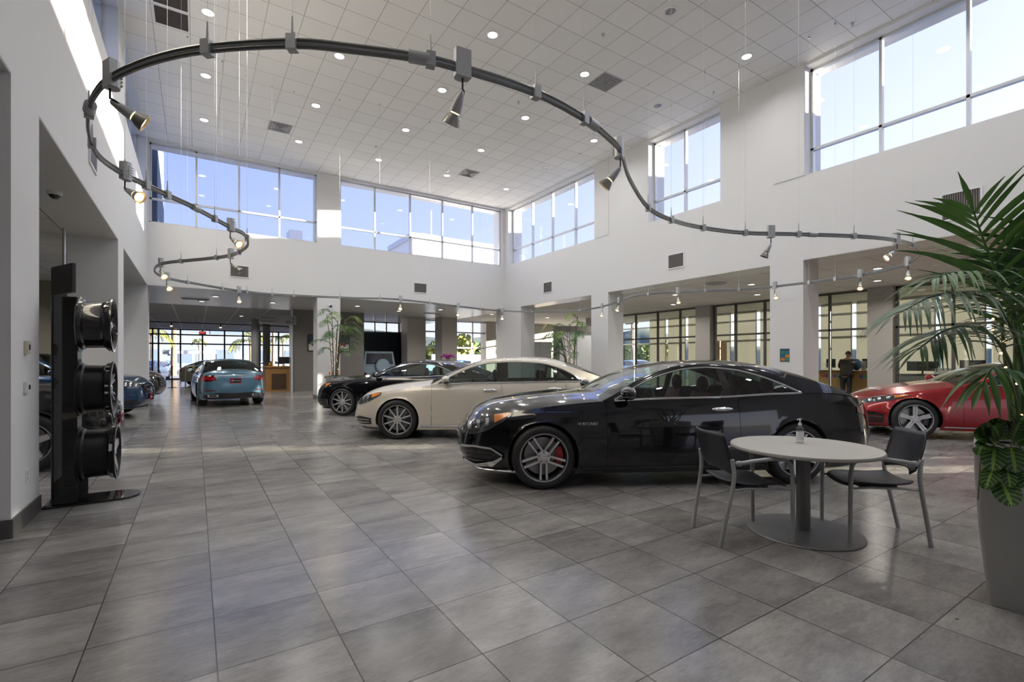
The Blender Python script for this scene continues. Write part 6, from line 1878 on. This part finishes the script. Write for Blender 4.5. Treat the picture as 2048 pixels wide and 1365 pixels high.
o = rl.build('roof_railing', M_alu); tag(o, 'pale steel railing on the roof outside the back corner windows', 'railing')
o = thing('antenna', 'white mast with cross arms standing on the white rooftop block', 'antenna', (9.85, 22.5, 7.5))
MB().cyl((0, 0, 0), (0, 0, 1.4), .035, .02, 8).build('mast', M_white, o); MB().bx(-.5, .4, -.02, .02, .15, .19).build('cross_arm', M_white, o)
o = thing('rooftop_unit', 'white box unit on the roof behind the left back windows', 'air unit', (3.72, 23.2, SOF + .41)); MB().bx(-.27, .27, 0, .9, 0, 3.05).build('casing', M_white, o)
struct(MB().bx(-9.6, -1.05, BY + TH + .4, 23.5, SOF + .4, 9.5).build('wall_northwest_block', M_bldg2))  # dark blue colour stands in for the atrium's shadow on this wall
# white canopy with posts
c = thing('canopy', 'white flat carport canopy on slim posts outside the entrance', 'canopy', (-.2, 60.5, -.04))
MB().bx(-2.0, 2.0, -1.5, 1.5, 2.12, 2.42).build('roof', M_white, c)
for x in (-1.7, -.0, 1.7): MB().bx(x - .1, x + .1, -1.4, -1.2, 0, 2.12).build('post', M_white, c)
MB().bx(-2.55, -2.0, -1.2, .5, 1.9, 2.5).build('sign_box', mat('weathered box', (.30, .34, .33), .7), c)

def palm_tree(label, loc, H, r, seed, crown=True, spread=2.0):
    rr = random.Random(seed); t = thing('palm_tree', label, 'tree', loc)
    MB().tube([(0, 0, 0), (.05, 0, H * .5), (0, 0, H)], [r * 1.15, r, r * .85], 10).build('trunk', M_bark, t, True)
    m = MB()
    for k in range(16):
        a = k * 2.4; e_ = rr.uniform(-.1, 1.0); d = Vector((cos(a) * cos(e_), sin(a) * cos(e_), sin(e_)))
        p0 = Vector((0, 0, H)); path = catmull([p0, p0 + d * spread * .5, p0 + d * spread * .85 + Vector((0, 0, -.25 * spread)), p0 + d * spread + Vector((0, 0, -.6 * spread))], 4)
        for i in range(1, len(path) - 1):
            tt = (path[i + 1] - path[i]).normalized(); s_ = tt.cross(Vector((0, 0, 1))).normalized()
            for sg in (1, -1): leaflet(m, path[i], s_ * sg + tt * .6, Vector((0, 0, 1)), spread * .30, .045, .9, 3)
    m.build('crown', M_leafy, t)
def pos(u, Y): q = ony(u, 700, Y); return (q.x, Y, -.04)
palm_tree('palm with a yellow-green crown beside the first lobby mullion outside', pos(302, 50), 3.7, .10, 1, spread=1.5)
palm_tree('thick bare palm trunk rising past the window head outside the entrance', pos(347, 56), 8.5, .22, 2)
palm_tree('tiny distant palm over the long blue grey building', (pos(398, 93)[0], 93, -.22), 4.6, .12, 3, spread=1.1)
palm_tree('leafy palm outside, just left of the round lobby columns', pos(500, 56), 3.5, .11, 4, spread=1.9)
palm_tree('palm outside between the round columns and the taupe wall', pos(566, 58), 3.6, .10, 5, spread=1.5)
palm_tree('bare grey palm trunk seen beyond the reception desk', pos(546, 54), 7.5, .14, 6)

def tree(label, loc, H, W, seed, m, group=None):
    rr = random.Random(seed); t = thing('tree', label, 'tree', loc, 0, group)
    MB().tube([(0, 0, 0), (.1, 0, H * .6)], [.18, .1], 7).build('trunk', M_bark, t)
    c = MB()
    for k in range(220):
        d = Vector((rr.gauss(0, 1), rr.gauss(0, 1), rr.gauss(0, 1))).normalized() * rr.random() ** .33
        p = Vector((d.x * W * .5, d.y * W * .5, H * .62 + d.z * H * .38)); s_ = .09 * W * rr.uniform(.7, 1.5)
        a, b_ = Vector((rr.gauss(0, 1), rr.gauss(0, 1), rr.gauss(0, 1))).normalized(), Vector((rr.gauss(0, 1), rr.gauss(0, 1), rr.gauss(0, 1))).normalized()
        c.add([tuple(p - a * s_), tuple(p + b_ * s_), tuple(p + a * s_), tuple(p - b_ * s_)], [(0, 1, 2, 3)])
    c.build('crown', m, t); return t
tp = [(858, 70), (878, 82), (922, 62), (934, 74), (948, 84), (962, 66), (987, 78), (1062, 66), (1045, 76)]
for k, (u, Y) in enumerate(tp):
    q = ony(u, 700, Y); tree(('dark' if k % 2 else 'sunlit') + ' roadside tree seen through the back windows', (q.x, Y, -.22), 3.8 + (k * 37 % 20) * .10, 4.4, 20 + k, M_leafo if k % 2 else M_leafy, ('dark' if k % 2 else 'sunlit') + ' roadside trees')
for k, (u, X) in enumerate([(1252, 46), (1266, 38), (1284, 50), (1298, 42), (1332, 36), (1318, 46)]):
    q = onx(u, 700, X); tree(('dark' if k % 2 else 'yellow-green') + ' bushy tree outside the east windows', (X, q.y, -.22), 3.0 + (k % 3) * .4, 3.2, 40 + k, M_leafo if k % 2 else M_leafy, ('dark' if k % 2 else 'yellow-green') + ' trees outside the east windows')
# low white wall, street sign, light pole
q = ony(926, 705, 52); o = MB().bx(q.x - 4, q.x + 5, 52, 52.3, -.22, 2.1).build('garden_wall', M_white); tag(o, 'low white garden wall across the side lot', 'wall')
q = ony(978, 702, 44); t = thing('street_sign', 'red round-topped street sign outside the back windows', 'sign', (q.x, 44, -.05)); MB().cyl((0, 0, 0), (0, 0, 2.2), .03).build('pole', M_steel, t); MB().cyl((0, -.05, 2.3), (0, -.02, 2.3), .32, n=8).build('sign_face', M_tailb, t)
q = onx(1264, 690, 34); t = thing('utility_pole', 'thin brown utility pole outside the east windows', 'pole', (34, q.y, -.22)); MB().cyl((0, 0, 0), (0, 0, 9), .10, .07).build('shaft', M_bark, t); MB().bx(-.04, .04, -.8, .8, 5.0, 5.1).build('cross_arm', M_bark, t)

# parked cars in the lots: one plain car, then copies
PK = dict(SEDAN); PK.update(cabin=False, chrome=False, glass=M_trim, wsm=M_trim, rwm=M_trim, sill=False)
pk = {}
for nm, mm in (('blue', M_pblue), ('white', M_pwhite), ('dark', M_pdblue), ('pale blue', M_plblue)):
    pass
base, *_r = build_car('parked_car', 'x', PK, M_plblue, (0, 0), (0, 1), 'cars parked outside', detail=0)
def recolor(root, m):
    for ch in kids(root):
        if ch.name.split('.')[0] in ('body', 'hood', 'door', 'trunk_lid', 'roof', 'mirror'):
            ch.data = ch.data.copy(); ch.data.materials.clear(); ch.data.materials.append(m)
LOT = [(300, 46, 80, 'pale blue car parked outside closest to the row of crossovers', None), (309, 56, 80, 'dark blue car parked outside behind the pale one', M_pdblue), (318, 66, 80, 'white car in the outer parking row by the queue post', M_pwhite),
       (330, 72, 80, 'steel blue car farthest along the outer parking row', M_pblue), (548, 62, 10, 'pale blue car parked beyond the reception desk', None), (572, 66, 10, 'white car parked beyond the taupe wall end', M_pwhite),
       (932, 40, 20, 'steel blue car parked right outside the back windows', M_pblue), (862, 44, 10, 'pale blue car parked outside beside the grey column', None), (1000, 46, 15, 'white car parked in the side lot', M_pwhite)]
firstc = True
for u, Y, a, lab, m in LOT:
    q = ony(u, 700, Y); loc = (q.x, Y, -.04)
    o = base if firstc else dup(base, loc, radians(a), lab); 
    o.location = loc; o.rotation_euler = (0, 0, radians(a)); o['label'] = lab; firstc = False
    if m: recolor(o, m)
q = onx(1262, 722, 29); o = dup(base, (29, q.y, -.03), radians(75), 'pale blue car parked outside the east windows'); q = onx(1284, 722, 33); o = dup(base, (33, q.y - 3.4, -.22), radians(70), 'second pale car farther out beyond the east windows')
